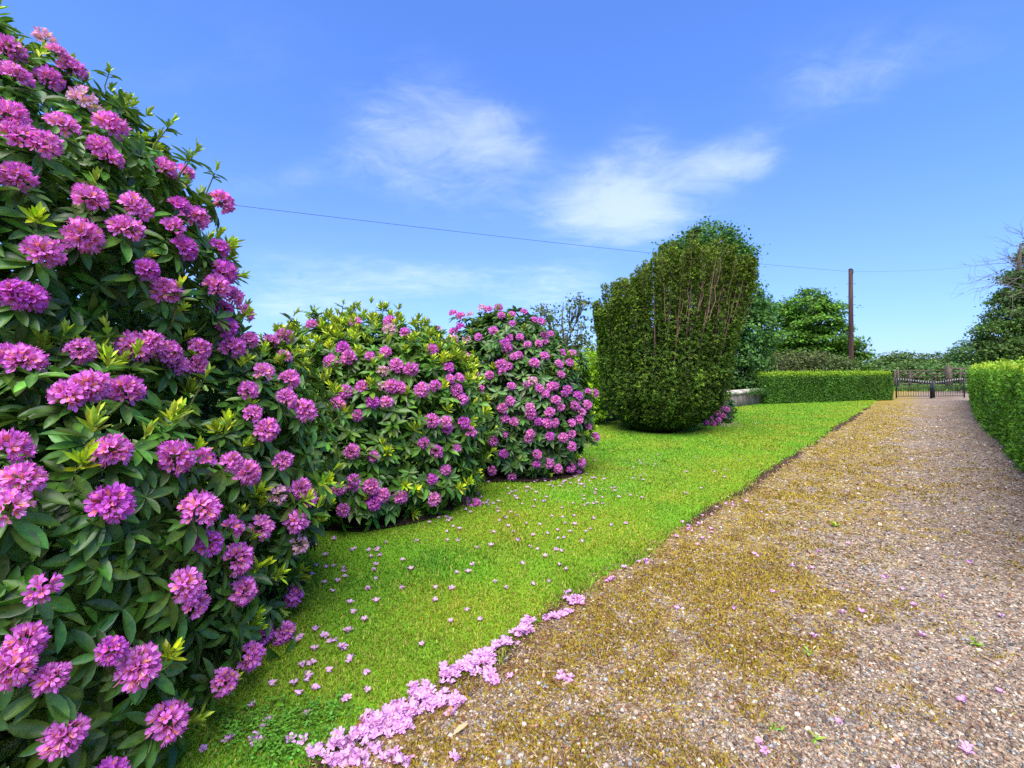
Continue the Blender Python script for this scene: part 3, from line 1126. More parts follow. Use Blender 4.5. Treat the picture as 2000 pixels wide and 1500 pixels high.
def make_moss():
    xy, r = polar_pts(520000, 1.15, 26, -40, 52, 2.4)
    s_, n_ = to_sn(xy)
    mo = moss_amount(xy[:, 0], xy[:, 1])
    k = (n_ > edge_n(s_) + .03) & (n_ < 1.0) & (mo > -.10 + .50 * rng.random(len(xy)))
    xy, r, s_, n_, mo = xy[k], r[k], s_[k], n_[k], mo[k]
    N = len(xy)
    hgt = (.004 + .010 * rng.random(N) * np.clip(mo * 2.5, .3, 1.3)) * np.clip(r / 3, 1, 2.5) ** .5
    w = (.0024 + .0022 * rng.random(N)) * np.clip(r / 2.4, 1, 8) ** .6
    az = rng.uniform(0, 6.28, N)
    z = drive_z(s_, n_)
    b = np.concatenate([xy, z[:, None]], 1)
    d = np.stack([np.cos(az), np.sin(az), 0 * az], -1)
    sd_ = np.stack([-np.sin(az), np.cos(az), 0 * az], -1)
    top = b + d * (w * .8)[:, None] + np.array([0, 0, 1.0]) * hgt[:, None]
    V = np.stack([b - sd_ * w[:, None], b + sd_ * w[:, None], top + sd_ * (w * .5)[:, None], top - sd_ * (w * .5)[:, None]], 1)
    q = np.clip(.5 + .6 * noise2(xy[:, 0], xy[:, 1], 3, 33, 2), 0, 1)[:, None]
    c = np.array([.40, .30, .018]) * q + np.array([.26, .185, .018]) * (1 - q)
    c = np.where(rng.random((N, 1)) < .08, np.array([.34, .33, .04]), c)
    c = np.where(rng.random((N, 1)) < .22, np.array([.15, .075, .035]), c)
    c = c * (1 + .28 * rng.normal(0, 1, (N, 1))).clip(.4, 1.7)
    me_ = mesh('moss', V.reshape(-1, 3), np.arange(N * 4).reshape(-1, 4), np.repeat(c[:, None], 4, 1).reshape(-1, 3), M_GRASS)
    tag(obj('moss', me_), 'ochre yellow moss cushions growing among the gravel', 'moss', kind='stuff')


def make_litter():
    """dry needles, twigs and leaf crumbs on the drive and along its edge"""
    xy, r = polar_pts(150000, 1.15, 20, -40, 52, 2.4)
    s_, n_ = to_sn(xy)
    e = edge_n(s_)
    p_edge = np.exp(-((n_ - e - .05) / .10) ** 2)
    k = (n_ > e - .05) & (n_ < 1.3) & (rng.random(len(xy)) < .22 + .7 * p_edge + .3 * (n_ > .7) + .3 * (n_ < -.3))
    xy, r, s_, n_ = xy[k], r[k], s_[k], n_[k]
    N = len(xy)
    L = rng.uniform(.008, .026, N) * np.clip(r / 3, 1, 3) ** .5
    L = np.where(rng.random(N) < .03, L * 3, L)
    w = rng.uniform(.0008, .0022, N) * np.clip(r / 2, 1, 5) ** .7
    z = np.where(n_ < edge_n(s_), lawn_z(s_, n_), drive_z(s_, n_)) + .010
    S = np.zeros((N, 3, 3)); S[:, 0, 0] = w; S[:, 1, 1] = L; S[:, 2, 2] = w
    M = np.einsum('nij,njk,nkl->nil', rot_z(rng.uniform(0, 6.28, N)), tilt(N, .25), S)
    T = np.array([(-1, -.5, 0), (1, -.5, 0), (1.2, 0, .8), (-1.2, 0, .8), (.5, .5, 0), (-.5, .5, 0)], float)
    c = np.array([(.13, .055, .03), (.20, .10, .05), (.085, .05, .035), (.36, .25, .15), (.26, .13, .05)])[rng.choice(5, N, p=[.3, .25, .2, .15, .1])]
    mb = MB()
    mb.inst(T, np.array([(0, 1, 2, 3), (3, 2, 4, 5)]), M, np.concatenate([xy, z[:, None]], 1), c * (1 + .2 * rng.normal(0, 1, (N, 1))).clip(.5, 1.6))
    tag(mb.build('plant_litter', M_DEBRIS), 'brown dead needles and twig crumbs lying over the gravel', 'litter', kind='stuff')


def make_crumbs():
    n = 15000
    s_ = .4 + 22 * rng.random(n) ** 2.0
    gate = noise2(s_, 0 * s_, 1.6, 43, 2)
    k = gate > -.25 + .3 * rng.random(n)
    s_ = s_[k]; n = len(s_)
    n_ = edge_n(s_) + rng.normal(.0, .035, n)
    size = rng.uniform(.003, .011, n) * np.clip(s_ / 4, 1, 2.5)
    S = np.zeros((n, 3, 3)); S[:, 0, 0] = size; S[:, 1, 1] = size * .8; S[:, 2, 2] = size * .6
    M = np.einsum('nij,njk,nkl->nil', rot_z(rng.uniform(0, 6.28, n)), tilt(n, .3), S)
    mb = MB()
    mb.inst(OCT_V, OCT_F, M, SN(s_, n_, .012 + .008 * rng.random(n)), np.array([.055, .034, .022]) * (1 + .35 * rng.normal(0, 1, (n, 1))).clip(.3, 1.9))
    tag(mb.build('soil_crumbs', M_DEBRIS), 'dark soil crumbs along the cut edge between lawn and drive', 'soil', kind='stuff')


make_crumbs()
make_gravel()
make_moss()
make_litter()

# ------------------------------------------------------------------ clover and daisies in the turf
def make_clover():
    mb = MB()
    spots = [(1420, 1270, 60), (1390, 1235, 40), (1330, 1280, 60), (1640, 1230, 80), (1500, 1310, 60), (1560, 1400, 60), (1740, 1240, 80), (1500, 1400, 70), (1850, 1190, 60)]
    tri = leaf_template([0, .5, 1], [.15, .45, .30], .1, .2)
    for x, y, n in spots:
        g = G(x * .35, 975 + y * .35, .05)
        xy = g[:2] + rng.normal(0, .06, (n, 2))
        s_, n_ = to_sn(xy)
        pos = np.stack([xy[:, 0], xy[:, 1], lawn_z(s_, n_) + rng.uniform(.018, .035, n)], -1)
        whorls(mb, pos, np.tile([0, 0, 1.0], (n, 1)) + rng.normal(0, .2, (n, 3)), 3, .012, R(75), R(95), tri, (.085, .22, .02), .15)
    tag(mb.build('clover', M_LEAF), 'small patches of clover leaves in the near turf', 'clover', kind='stuff')
    mb = MB()
    n = 260
    s_ = rng.uniform(4.2, 7.5, n); n_ = rng.normal(-3.15, .35, n)
    pos = SN(s_, n_, lawn_z(s_, n_) + .03)
    whorls(mb, pos, np.tile([0, 0, 1.0], (n, 1)), 5, .011, R(70), R(85), LT_MID, (.72, .70, .42), .05)
    tag(mb.build('daisy_specks', M_PETAL), 'tiny pale yellow and white flowers dotted in the turf beside the bushes', 'lawn flowers', kind='stuff')


make_clover()

# ------------------------------------------------------------------ fallen blossoms
def fallen_mesh(seed):
    r = np.random.default_rng(seed + 400)
    mb = MB()
    V, Fq, C = floret(True, r.uniform(.0, .55), seed + 900)
    V = V * .92
    a = r.choice([r.uniform(0, .7), r.uniform(2.2, 3.0), r.uniform(1.1, 1.7)])                               # tipped on its side or mouth down
    c, s = math.cos(a), math.sin(a)
    V = V @ np.array([[1, 0, 0], [0, c, -s], [0, s, c]]).T
    V[:, 2] *= .6
    V[:, 2] -= V[:, 2].min() + .002
    mb.add(V, Fq, C * r.uniform(.92, 1.08))
    return mb.mesh('fallen_blossom', M_PETAL, True)


FALL = [fallen_mesh(i) for i in range(9)]
R7 = [(600,260),(780,202),(850,190),(1030,207),(1120,175),(1225,158),(1100,122),(1137,95),(845,250),(780,255),(952,300),(1025,285),(1140,205),(1187,250),(1262,225),(1338,213),(1300,165),(1395,198),(1440,158),(1495,162),(1480,115),
      (1415,70),(1430,120),(1360,117),(1470,205),(1555,205),(1580,190),(1535,265),(1433,238),(1393,245),(1247,293),(1290,303),(1390,305),(1420,320),(1330,345),(1400,390),(1447,413),(1210,395),(930,397),(828,437),(898,437),
      (530,368),(578,420),(375,475),(545,525),(730,527),(805,530),(1050,495),(1115,527),(1270,508),(1350,485),(703,600),(885,650),(807,715),(970,697),(275,670),(320,710),(385,605),(240,615),(335,540),(130,550),(80,505),
      (165,490),(210,465),(215,425),(150,407),(100,410),(55,405),(20,455),(355,350),(345,315),(390,300),(435,270),(380,393),(415,342),(270,303),(35,770),(95,808),(130,833),(228,778),(190,867),(40,880),(20,960),(240,940),
      (145,995),(318,1010),(330,1095),(225,1145),(645,847),(1690,168),(1780,153),(1325,33),(1480,43),(1550,55),(1565,45),(1590,130),(1640,8),(1870,8),(1040,45),(1000,40),(1010,30),(1070,35)]
R3 = [(1655,830),(1700,805),(1810,805),(1850,835),(1940,775),(1900,865),(1955,940),(1735,960),(1690,975),(1700,1030),(1725,1045),(1760,1090),(1740,1100),(1640,1075),(1645,1130),(1545,1070),(1940,1145),(1415,1195),(1710,1245),(1490,1290),
      (1460,1330),(1440,1370),(1430,1400),(1285,1385),(1270,1395),(1615,1375),(1700,1370),(1130,1460),(1750,770),(1500,1280),(1450,1390)]
R8 = [(770,155),(1020,228),(495,295),(510,302),(720,357),(808,360),(1240,410),(1705,328),(590,490),(1320,480),(1530,515),(1390,560),(380,590),(1095,600),(1880,637),(1420,725),(830,738),(980,1210),(530,1330),(555,1350),(1680,1340),(1680,1370),
      (1310,1475),(1860,1040),(845,272),(1680,1090),(250,80),(280,42),(335,22),(370,12),(200,85),(205,213),(180,247),(260,180),(55,200),(45,593),(985,605),(525,65),(455,8),(250,160),(370,25)]
CL_A = [(100,128),(125,140),(140,155),(150,168),(120,160),(180,130),(190,135)]                # clump on the drive, region 8
CL_B = [(1420,960),(1440,975),(1465,985),(1430,995),(1455,1000),(1405,990)]                     # clump on the gravel, region 7
DRIFT7 = [((150,1390),(420,1270),70,50,40),((30,1430),(330,1440),120,60,34),((330,1260),(560,1240),40,70,55),((440,1220),(600,1160),60,60,50),((570,1080),(700,1070),20,45,14),((640,1130),(860,1110),40,50,38),((750,1010),(900,930),40,50,34),((900,930),(1040,880),30,60,40),
          ((1000,960),(1050,1010),30,30,12),((1030,840),(1120,800),30,30,14),((1150,780),(1240,720),20,25,16),((1200,700),(1250,680),15,15,6),((1340,660),(1460,620),20,22,16),((1430,560),(1540,560),20,35,16),((1690,440),(1700,455),20,12,3),
          ((1750,370),(1780,385),15,10,3),((1830,340),(1890,345),20,12,4),((800,1190),(810,1200),12,12,2),((1130,980),(1140,985),8,8,1),((820,1430),(830,1440),10,16,2),((380,1390),(400,1400),25,20,5),((460,1395),(530,1480),40,20,8)]
spots = []
for x, y in R7: spots.append((600 + x * .35, 975 + y * .35, 'lawn'))
for x, y in R3: spots.append((x * .35, 975 + y * .35, 'lawn'))
for x, y in R8: spots.append((1300 + x * .35, 975 + y * .35, 'drive'))
for x, y in CL_A: spots.append((1300 + x * .35, 975 + y * .35, 'clump far'))
for x, y in CL_B: spots.append((600 + x * .35, 975 + y * .35, 'clump'))
for (a, b, sx, sy, n) in DRIFT7:
    for k in range(int(n * 1.5)):
        f = random.random()
        spots.append((600 + (a[0] + (b[0] - a[0]) * f + random.gauss(0, sx * .38)) * .35, 975 + (a[1] + (b[1] - a[1]) * f + random.gauss(0, sy * .34)) * .35, 'drift'))
for k in range(40):                                     # thinner scatter farther along the lawn
    spots.append((random.uniform(1000, 1480), random.uniform(893, 985), 'lawn'))
for k in range(26):
    spots.append((random.uniform(900, 1180), random.uniform(950, 1000), 'lawn'))
places = []
for (x, y, zone) in spots:
    g = G(x, y, .03)
    s_, n_ = to_sn(g)
    on_lawn = n_ < float(edge_n(s_))
    if zone in ('lawn', 'drift') and on_lawn and float(bush_f(np.array([g[0], g[1], .2]), B2)) < .8:
        continue
    z = float(lawn_z(s_, n_)) + .012 if on_lawn else float(drive_z(s_, n_)) + .006
    if zone == 'drift':
        z += random.uniform(0, .012)
    if zone == 'drive' and on_lawn: zone = 'lawn'
    if zone == 'lawn' and not on_lawn: zone = 'drive'
    places.append((float(np.hypot(g[0], g[1])), np.array([g[0], g[1], z]), zone))
places.sort(key=lambda q: q[0])
LAB = {'lawn': 'single pale pink fallen blossom lying loose on the lawn grass', 'drive': 'single pale pink fallen blossom lying alone on the gravel drive',
       'drift': 'pale pink fallen blossom in the thick drift along the edge of the drive', 'clump': 'fallen blossom in the isolated mauve clump on mossy gravel beside the drift',
       'clump far': 'fallen blossom in the little pink clump lying where lawn meets drive, beyond the drift'}
GRP = {'lawn': 'fallen blossoms scattered on the lawn', 'drive': 'fallen blossoms scattered on the drive', 'drift': 'fallen blossoms drifted along the drive edge',
       'clump': 'fallen blossoms clumped on the gravel', 'clump far': 'fallen blossoms clumped at the lawn edge'}
rest = MB()
for i, (r_, p_, zone) in enumerate(places):
    me_ = FALL[random.randrange(9)]
    az, sc = random.uniform(0, 6.28), random.uniform(.74, 1.02)
    if i < 300:
        o = obj('fallen_blossom', me_, None, p_)
        o.rotation_euler = (random.gauss(0, .25), random.gauss(0, .25), az)
        o.scale = (sc,) * 3
        tag(o, LAB[zone], 'blossom', GRP[zone])
    else:
        co = np.empty(len(me_.vertices) * 3, np.float32); me_.vertices.foreach_get('co', co)
        cc = np.empty(len(me_.vertices) * 4, np.float32); me_.attributes['col'].data.foreach_get('color', cc)
        vi = np.empty(len(me_.loops), np.int32); me_.loops.foreach_get('vertex_index', vi)
        rest.add(co.reshape(-1, 3) @ (rot_z(np.array([az]))[0] * sc).T + p_, vi.reshape(-1, 4), cc.reshape(-1, 4)[:, :3])
# petals dropped round the small rhododendron by the yew, and under the row of bushes
for (cx, cy, sx, sy, n) in ((5.0, 12.2, .55, .25, 90), (.75, 6.1, .4, .25, 26), (-.6, 4.75, .4, .15, 24), (-1.45, 3.75, .25, .2, 14)):
    for k in range(n):
        x, y = random.gauss(cx, sx), random.gauss(cy, sy)
        s_, n_ = to_sn(np.array([x, y]))
        me_ = FALL[random.randrange(9)]
        co = np.empty(len(me_.vertices) * 3, np.float32); me_.vertices.foreach_get('co', co)
        cc = np.empty(len(me_.vertices) * 4, np.float32); me_.attributes['col'].data.foreach_get('color', cc)
        vi = np.empty(len(me_.loops), np.int32); me_.loops.foreach_get('vertex_index', vi)
        rest.add(co.reshape(-1, 3) @ (rot_z(np.array([random.uniform(0, 6.28)]))[0] * random.uniform(.74, 1.02)).T + np.array([x, y, float(lawn_z(s_, n_)) + .014]), vi.reshape(-1, 4), cc.reshape(-1, 4)[:, :3])
tag(rest.build('fallen_blossoms', M_PETAL, None, True), 'distant scatter of fallen pink blossoms on the lawn towards the yew', 'blossoms', kind='stuff')

# fallen dry leaves
LV = leaf_template([0, .2, .5, .8, 1], [.02, .09, .14, .09, .01], .15, .5)
for (x, y, az, L, c, lab) in ((815, 1330, .9, .085, (.46, .33, .17), 'tan dry fallen leaf lying on mossy gravel below the blossom drift'), (785, 1232, 1.5, .075, (.38, .19, .07), 'orange brown dry leaf tucked against the blossom drift'),
                              (275, 1320, 1.2, .10, (.20, .08, .035), 'dark red-brown dry leaf at the left end of the blossom drift'), (1895, 305, .2, .06, (.45, .34, .2), 'small straw coloured dry leaf on the lawn edge'),
                              (1550, 172, 1.4, .07, (.12, .07, .03), 'dark curled dry leaf lying among blossoms on the lawn'), (1725, 1250 - 60, 1.0, .05, (.25, .13, .05), 'little brown dry leaf on open gravel')):
    g = G(600 + x * .35, 975 + y * .35, .02)
    s_, n_ = to_sn(g)
    onl = n_ < float(edge_n(s_))
    V_ = LV[0] * L
    col_ = np.array(c) * np.array([1, .9, 1])[np.arange(len(V_)) % 3][:, None]
    o = obj('dry_leaf', mesh('dry_leaf', V_, LV[1], col_, M_DEBRIS, True), None, (g[0], g[1], (float(lawn_z(s_, n_)) + .03) if onl else float(drive_z(s_, n_)) + .022))
    o.rotation_euler = (.1, .12, az - 1.57)
    tag(o, lab, 'fallen leaf')

# small green weeds in the gravel
for (x, y, n, L, lab) in ((810, 860, 5, .028, 'small yellow-green seedling alone in the middle of the gravel'), (610, 1265, 8, .03, 'yellow-green weed tuft among pebbles near the front of the drive'), (850, 1345, 9, .032, 'bright lime green weed, largest on the front gravel'),
                          
                          (945, 150, 8, .05, 'fresh green weed tuft in the far gravel'), (1740, 815, 10, .04, 'olive green moss weed on the right side of the gravel')):
    g = G(1300 + x * .35, 975 + y * .35, 0)
    mb = MB()
    whorls(mb, rng.normal(0, .012, (3, 3)) * np.array([1, 1, .2]) + np.array([0, 0, .008]), np.tile([0, 0, 1.0], (3, 1)), max(3, n // 2), L, R(35), R(85), LT_MID, (.20, .30, .03), .2)
    s_, n_ = to_sn(g)
    o = mb.build('weed', M_LEAF, None, False, (g[0], g[1], float(drive_z(s_, n_)) + .004))
    tag(o, lab, 'weed')

# ------------------------------------------------------------------ clipped hedges
def hedge(name, label, foot, h, leaf, n, col, colvar, topcol, bump, group=None, boost=None):
    """foot: closed footprint polygon, list of (x,y), anticlockwise"""
    foot = np.array(foot, float)
    base = np.array([foot[:, 0].mean(), foot[:, 1].mean(), 0])
    root = empty(name, base, label, 'hedge', group)
    seg = np.roll(foot, -1, 0) - foot
    ln = np.linalg.norm(seg, axis=1)
    mb = MB()
    # leaves on the sides
    w = ln.copy()
    if boost is not None:
        w = w * np.array(boost)
    ns = (n * .72 * w / w.sum()).astype(int)
    P_, N_ = [], []
    for i in range(len(foot)):
        m = ns[i]
        f = rng.random(m)
        nn = np.array([seg[i][1], -seg[i][0], 0]) / ln[i]
        z = h * rng.random(m) ** .95
        p = np.concatenate([foot[i] + seg[i] * f[:, None], z[:, None]], 1)
        rd = np.clip((z - (h - .12)) / .12, 0, 1) ** 2 * .07
        p = p + nn * (bump * noise3(p, 1.7, 5)[:, None] + bump * .6 * noise3(p, 5, 6)[:, None] + rng.normal(0, leaf * .55, (m, 1)) - rd[:, None])
        # corners rounded
        ce = np.minimum(f, 1 - f) * ln[i]
        p = p - nn * (np.clip(.15 - ce, 0, .15)[:, None] ** 2 * 3)
        P_.append(p); N_.append(np.tile(nn + np.array([0, 0, .35]), (m, 1)))
    # top
    m = int(n * .28)
    lo, hi = foot.min(0), foot.max(0)
    q = rng.uniform(lo, hi, (m * 6, 2))
    ins = np.zeros(len(q), bool)
    for i in range(len(foot)):
        a, b = foot[i], foot[(i + 1) % len(foot)]
        cnd = (a[1] > q[:, 1]) != (b[1] > q[:, 1])
        xi = (b[0] - a[0]) * (q[:, 1] - a[1]) / (b[1] - a[1] + 1e-12) + a[0]
        ins ^= cnd & (q[:, 0] < xi)
    q = q[ins][:m]
    p = np.concatenate([q, np.full((len(q), 1), h)], 1)
    p[:, 2] += .6 * bump * noise3(p, 2.2, 8) + np.abs(rng.normal(0, leaf * .7, len(q))) - .01 + (rng.random(len(q)) < .06) * rng.exponential(.045, len(q))
    P_.append(p); N_.append(np.tile([0, 0, 1.0], (len(q), 1)))
    Pp, Nn = np.concatenate(P_), unit(np.concatenate(N_))
    Nn = unit(Nn + rng.normal(0, .55, Nn.shape))
    m = len(Pp)
    D = unit(np.cross(Nn, rnd_unit(m)) + .35 * Nn + np.array([0, 0, .25]))
    B = unit(np.cross(D, Nn)); N2 = np.cross(B, D)
    Ls = leaf * rng.uniform(.7, 1.3, m)
    M = np.stack([B, D, N2], -1) * Ls[:, None, None]
    pt = noise3(Pp, 1.1, 17)[:, None]
    pt = pt + .9 * noise3(Pp, 3.1, 23)[:, None]
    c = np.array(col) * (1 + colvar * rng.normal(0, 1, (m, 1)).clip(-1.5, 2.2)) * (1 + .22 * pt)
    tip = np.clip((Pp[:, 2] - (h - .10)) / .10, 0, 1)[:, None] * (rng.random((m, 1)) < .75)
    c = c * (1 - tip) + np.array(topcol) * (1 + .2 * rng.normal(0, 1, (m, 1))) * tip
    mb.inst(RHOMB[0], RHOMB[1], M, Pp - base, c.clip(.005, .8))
    # dense inner mass of twigs and old leaves, well inside the leaf skin
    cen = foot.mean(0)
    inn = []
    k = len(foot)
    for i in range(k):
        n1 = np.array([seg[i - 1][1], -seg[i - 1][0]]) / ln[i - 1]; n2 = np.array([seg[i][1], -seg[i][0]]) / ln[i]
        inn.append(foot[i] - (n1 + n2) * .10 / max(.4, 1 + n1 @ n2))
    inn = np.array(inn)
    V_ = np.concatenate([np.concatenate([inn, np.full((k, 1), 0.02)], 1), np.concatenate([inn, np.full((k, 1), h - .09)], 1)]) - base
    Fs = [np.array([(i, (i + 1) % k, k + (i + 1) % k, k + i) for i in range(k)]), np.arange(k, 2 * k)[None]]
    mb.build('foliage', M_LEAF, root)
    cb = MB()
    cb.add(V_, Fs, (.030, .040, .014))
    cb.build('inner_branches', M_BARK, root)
    return root


A_ = np.array([9.95, 19.15]); Bp = np.array([17.45, 22.2]); dv = unit(Bp - A_); nv_ = np.array([-dv[1], dv[0]])
hedge('clipped_hedge', 'low flat-topped dark green clipped hedge standing between stone wall and iron gate',
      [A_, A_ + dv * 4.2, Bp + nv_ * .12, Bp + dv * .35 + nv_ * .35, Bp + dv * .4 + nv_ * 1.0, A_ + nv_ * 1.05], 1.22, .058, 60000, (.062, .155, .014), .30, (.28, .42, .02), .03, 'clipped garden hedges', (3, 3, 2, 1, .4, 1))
ha = [SN(4.6, HED_N), SN(9, HED_N - .02), SN(14, HED_N + .02), SN(20, HED_N), SN(29.5, HED_N + .35), SN(29.8, HED_N + 1.5), SN(4.6, HED_N + 1.5)]
hedge('clipped_hedge', 'long bright leafy green hedge running along the right side of the drive',
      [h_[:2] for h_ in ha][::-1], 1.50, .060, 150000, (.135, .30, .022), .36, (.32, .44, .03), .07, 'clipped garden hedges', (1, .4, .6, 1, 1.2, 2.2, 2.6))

# ------------------------------------------------------------------ garden wall
def wall(name, label, a, b, h, th, top_h, mat, cope):
    a, b = np.array(a), np.array(b)
    L = np.linalg.norm(b - a); d = (b - a) / L
    root = empty(name, (*((a + b) / 2), 0), label, 'wall')
    M = np.array([[d[0], -d[1], 0], [d[1], d[0], 0], [0, 0, 1]])
    m = MB(); m.box((-L / 2, -th / 2, -.1), (L / 2, th / 2, h), None, M)
    m.build('wall_body', mat, root)
    if cope:
        nst = int(L / .85)
        m = MB()
        for i in range(nst):
            x0, x1 = -L / 2 + L * i / nst + .006, -L / 2 + L * (i + 1) / nst - .006
            j = random.uniform(-.006, .006)
            zt = h + top_h
            V_ = np.array([(x0, -th / 2 - .05, h + .002), (x1, -th / 2 - .05, h + .002), (x1, th / 2 + .05, h + .002), (x0, th / 2 + .05, h + .002),
                           (x0, -th / 2 - .05, h + top_h * .55 + j), (x1, -th / 2 - .05, h + top_h * .55 + j), (x1, th / 2 + .05, h + top_h * .55 + j), (x0, th / 2 + .05, h + top_h * .55 + j), (x0, 0, zt + j), (x1, 0, zt + j)])
            m.add(V_ @ M.T, [np.array([(0, 1, 5, 4), (2, 3, 7, 6), (4, 5, 9, 8), (6, 7, 8, 9), (0, 3, 2, 1)]), np.array([(1, 2, 6), (5, 1, 6), (5, 6, 9), (3, 0, 4), (3, 4, 7), (7, 4, 8)])])
        m.build('coping', M_COPE, root)
    return root


wall('garden_wall', 'low grey rendered garden wall with pale coping, ending at the clipped hedge', (5.4, 15.35), (9.95, 19.55), .52, .3, .16, M_CONC, True)
wall('rubble_wall', 'dark low rubble stone wall in shade behind the bushes and the yew', (-3.0, 8.9), (5.25, 15.2), .62, .4, .1, M_RUBBLE, False)
for k in range(3):
    pass
iv = MB()
m = 700
f = rng.random(m)
iw = np.array([9.95, 19.55]) * f[:, None] * .0 + np.array([8.6, 18.3]) + (np.array([9.9, 19.4]) - np.array([8.6, 18.3])) * (f[:, None] ** .6)
pos = np.concatenate([iw + np.array([.16, -.17]) * rng.uniform(.9, 1.3, (m, 1)), (.50 + .2 * rng.random(m) - .12 * rng.random(m) ** 2 * f)[:, None]], 1)
whorls(iv, pos, np.tile([.5, -.6, .6], (m, 1)) + rng.normal(0, .4, (m, 3)), 3, .05, R(50), R(100), LT_MID, (.05, .12, .02), .3)
tag(iv.build('ivy', M_LEAF), 'ivy trailing over the coping of the grey wall beside the hedge', 'ivy')


# ------------------------------------------------------------------ trees and shrubs
def crown(mb, lobes, n_clump, per, leaf, spread, col, var=.3, up=.5, flat=1.0, light=None, inner=.55, dirs=None):
    """leaf clumps on and inside lobes (centre, radii)"""
    ar = np.array([r[0] * r[1] + r[1] * r[2] + r[0] * r[2] for c, r in lobes])
    for (c, r), a in zip(lobes, ar):
        m = max(3, int(n_clump * a / ar.sum()))
        u = rnd_unit(m)
        rad = rng.uniform(inner, 1.0, m) ** .6
        cp = np.array(c) + np.array(r) * u * rad[:, None]
        cp = cp + np.array(r) * .16 * np.stack([noise3(cp, .9, 3), noise3(cp, .9, 4), noise3(cp, .9, 5)], -1)
        tone = (1 + .25 * rng.normal(0, 1, m)).clip(.5, 1.6)
        sz = rng.uniform(.6, 1.35, m)
        off = rng.normal(0, 1, (m, per, 3)) * (spread * sz[:, None, None]) * np.array([1, 1, .55 * flat])
        pp = (cp[:, None] + off).reshape(-1, 3)
        N = len(pp)
        nn = unit(np.repeat(u, per, 0) * .5 + np.array([0, 0, up]) + rng.normal(0, .5, (N, 3)))
        D = unit(np.cross(nn, rnd_unit(N)))
        B = np.cross(D, nn)
        M = np.stack([B, D, nn], -1) * (leaf * rng.uniform(.6, 1.35, N))[:, None, None]
        cc = np.array(col)[None] * np.repeat(tone, per)[:, None] * (1 + var * rng.normal(0, 1, (N, 1)).clip(-1.6, 2))
        if light is not None:
            k = rng.random((N, 1)) < .25
            cc = np.where(k, np.array(light) * (1 + .2 * rng.normal(0, 1, (N, 1))), cc)
        mb.inst(RHOMB[0], RHOMB[1], M, pp, cc.clip(.004, .8))


def limbs(root, base_h, lobes, r0, col, lean=(0, 0), n_extra=2, first=.28):
    t = MB()
    top = max(c[2] for c, r in lobes)
    cx = sum(c[0] for c, r in lobes) / len(lobes); cy = sum(c[1] for c, r in lobes) / len(lobes)
    pts = np.array([(cx * f ** 1.5, cy * f ** 1.5, top * f) for f in np.linspace(0, 1, 7)])
    pts[0, 2] = -.15
    pts[1:-1, :2] += rng.normal(0, r0 * .35, (5, 2))
    t.tube(pts, r0 * np.array([1.3, .95, .8, .65, .5, .35, .15]), 8, col)
    t.build('trunk', M_BARK, root, True)
    for c, r in lobes:
        b = MB()
        f0 = np.clip(c[2] / top * .6, first, .8)
        a = np.array([np.interp(f0 * top, pts[:, 2], pts[:, i]) for i in range(3)])
        e = np.array(c)
        mid = (a + e) / 2 + np.array([0, 0, -.1 * np.linalg.norm(e - a)])
        tt = np.linspace(0, 1, 6)[:, None]
        q = (1 - tt) ** 2 * a + 2 * tt * (1 - tt) * mid + tt ** 2 * e
        b.tube(q, np.linspace(r0 * .42, r0 * .08, 6), 5, col)
        for k in range(n_extra):
            e2 = e + np.array(r) * rnd_unit(1)[0] * .8
            b.tube(np.array([q[3], (q[4] + e2) / 2 + [0, 0, .05], e2]), [r0 * .2, r0 * .12, r0 * .04], 4, col)
        b.build('limb', M_BARK, root, True)


def tree(name, label, cat, base, lobes, n_clump, per, leaf, spread, col, r0, var=.3, up=.5, light=None, inner=.5, group=None, bark=(.09, .07, .055), mat=None, n_extra=2, flat=1.0):
    root = empty(name, base, label, cat, group)
    mb = MB()
    crown(mb, lobes, n_clump, per, leaf, spread, col, var, up, flat, light, inner)
    mb.build('crown', mat or M_LEAF, root)
    limbs(root, 0, lobes, r0, bark, n_extra=n_extra)
    return root


def rel(base, items):
    """lobes given as photo pixel (x, y), depth offset, radii -> offsets from base"""
    o = []
    for (x, y, dy, rx, ry, rz) in items:
        p = P(x, y, base[1] + dy)
        o.append(((p[0] - base[0], dy, p[2]), (rx, ry, rz)))
    return o


# big broadleaved tree whose dome stands behind the yew
b_ = (9.4, 21.5, 0)
tree('broadleaf_tree', 'tall dark broadleaf tree rising in a dome directly behind the yew', 'tree', b_,
     rel(b_, [(1380, 520, 0, 1.9, 1.7, 1.2), (1385, 474, 0, 1.35, 1.2, .75), (1325, 494, .2, .9, 1.0, .5), (1430, 515, -.3, .9, 1.0, .8), (1440, 590, -.6, 1.1, 1.2, 1.1), (1465, 650, -.8, 1.0, 1.2, 1.0), (1450, 700, -1, .95, 1.1, .7), (1420, 640, .5, 1.3, 1.3, 1.2), (1485, 600, .3, .55, .8, .7), (1440, 745, -1.2, 1.0, .8, .55), (1475, 735, -.6, .7, .8, .55)]),
     1300, 34, .13, .19, (.046, .125, .022), .22, .3, .6, (.10, .21, .03))
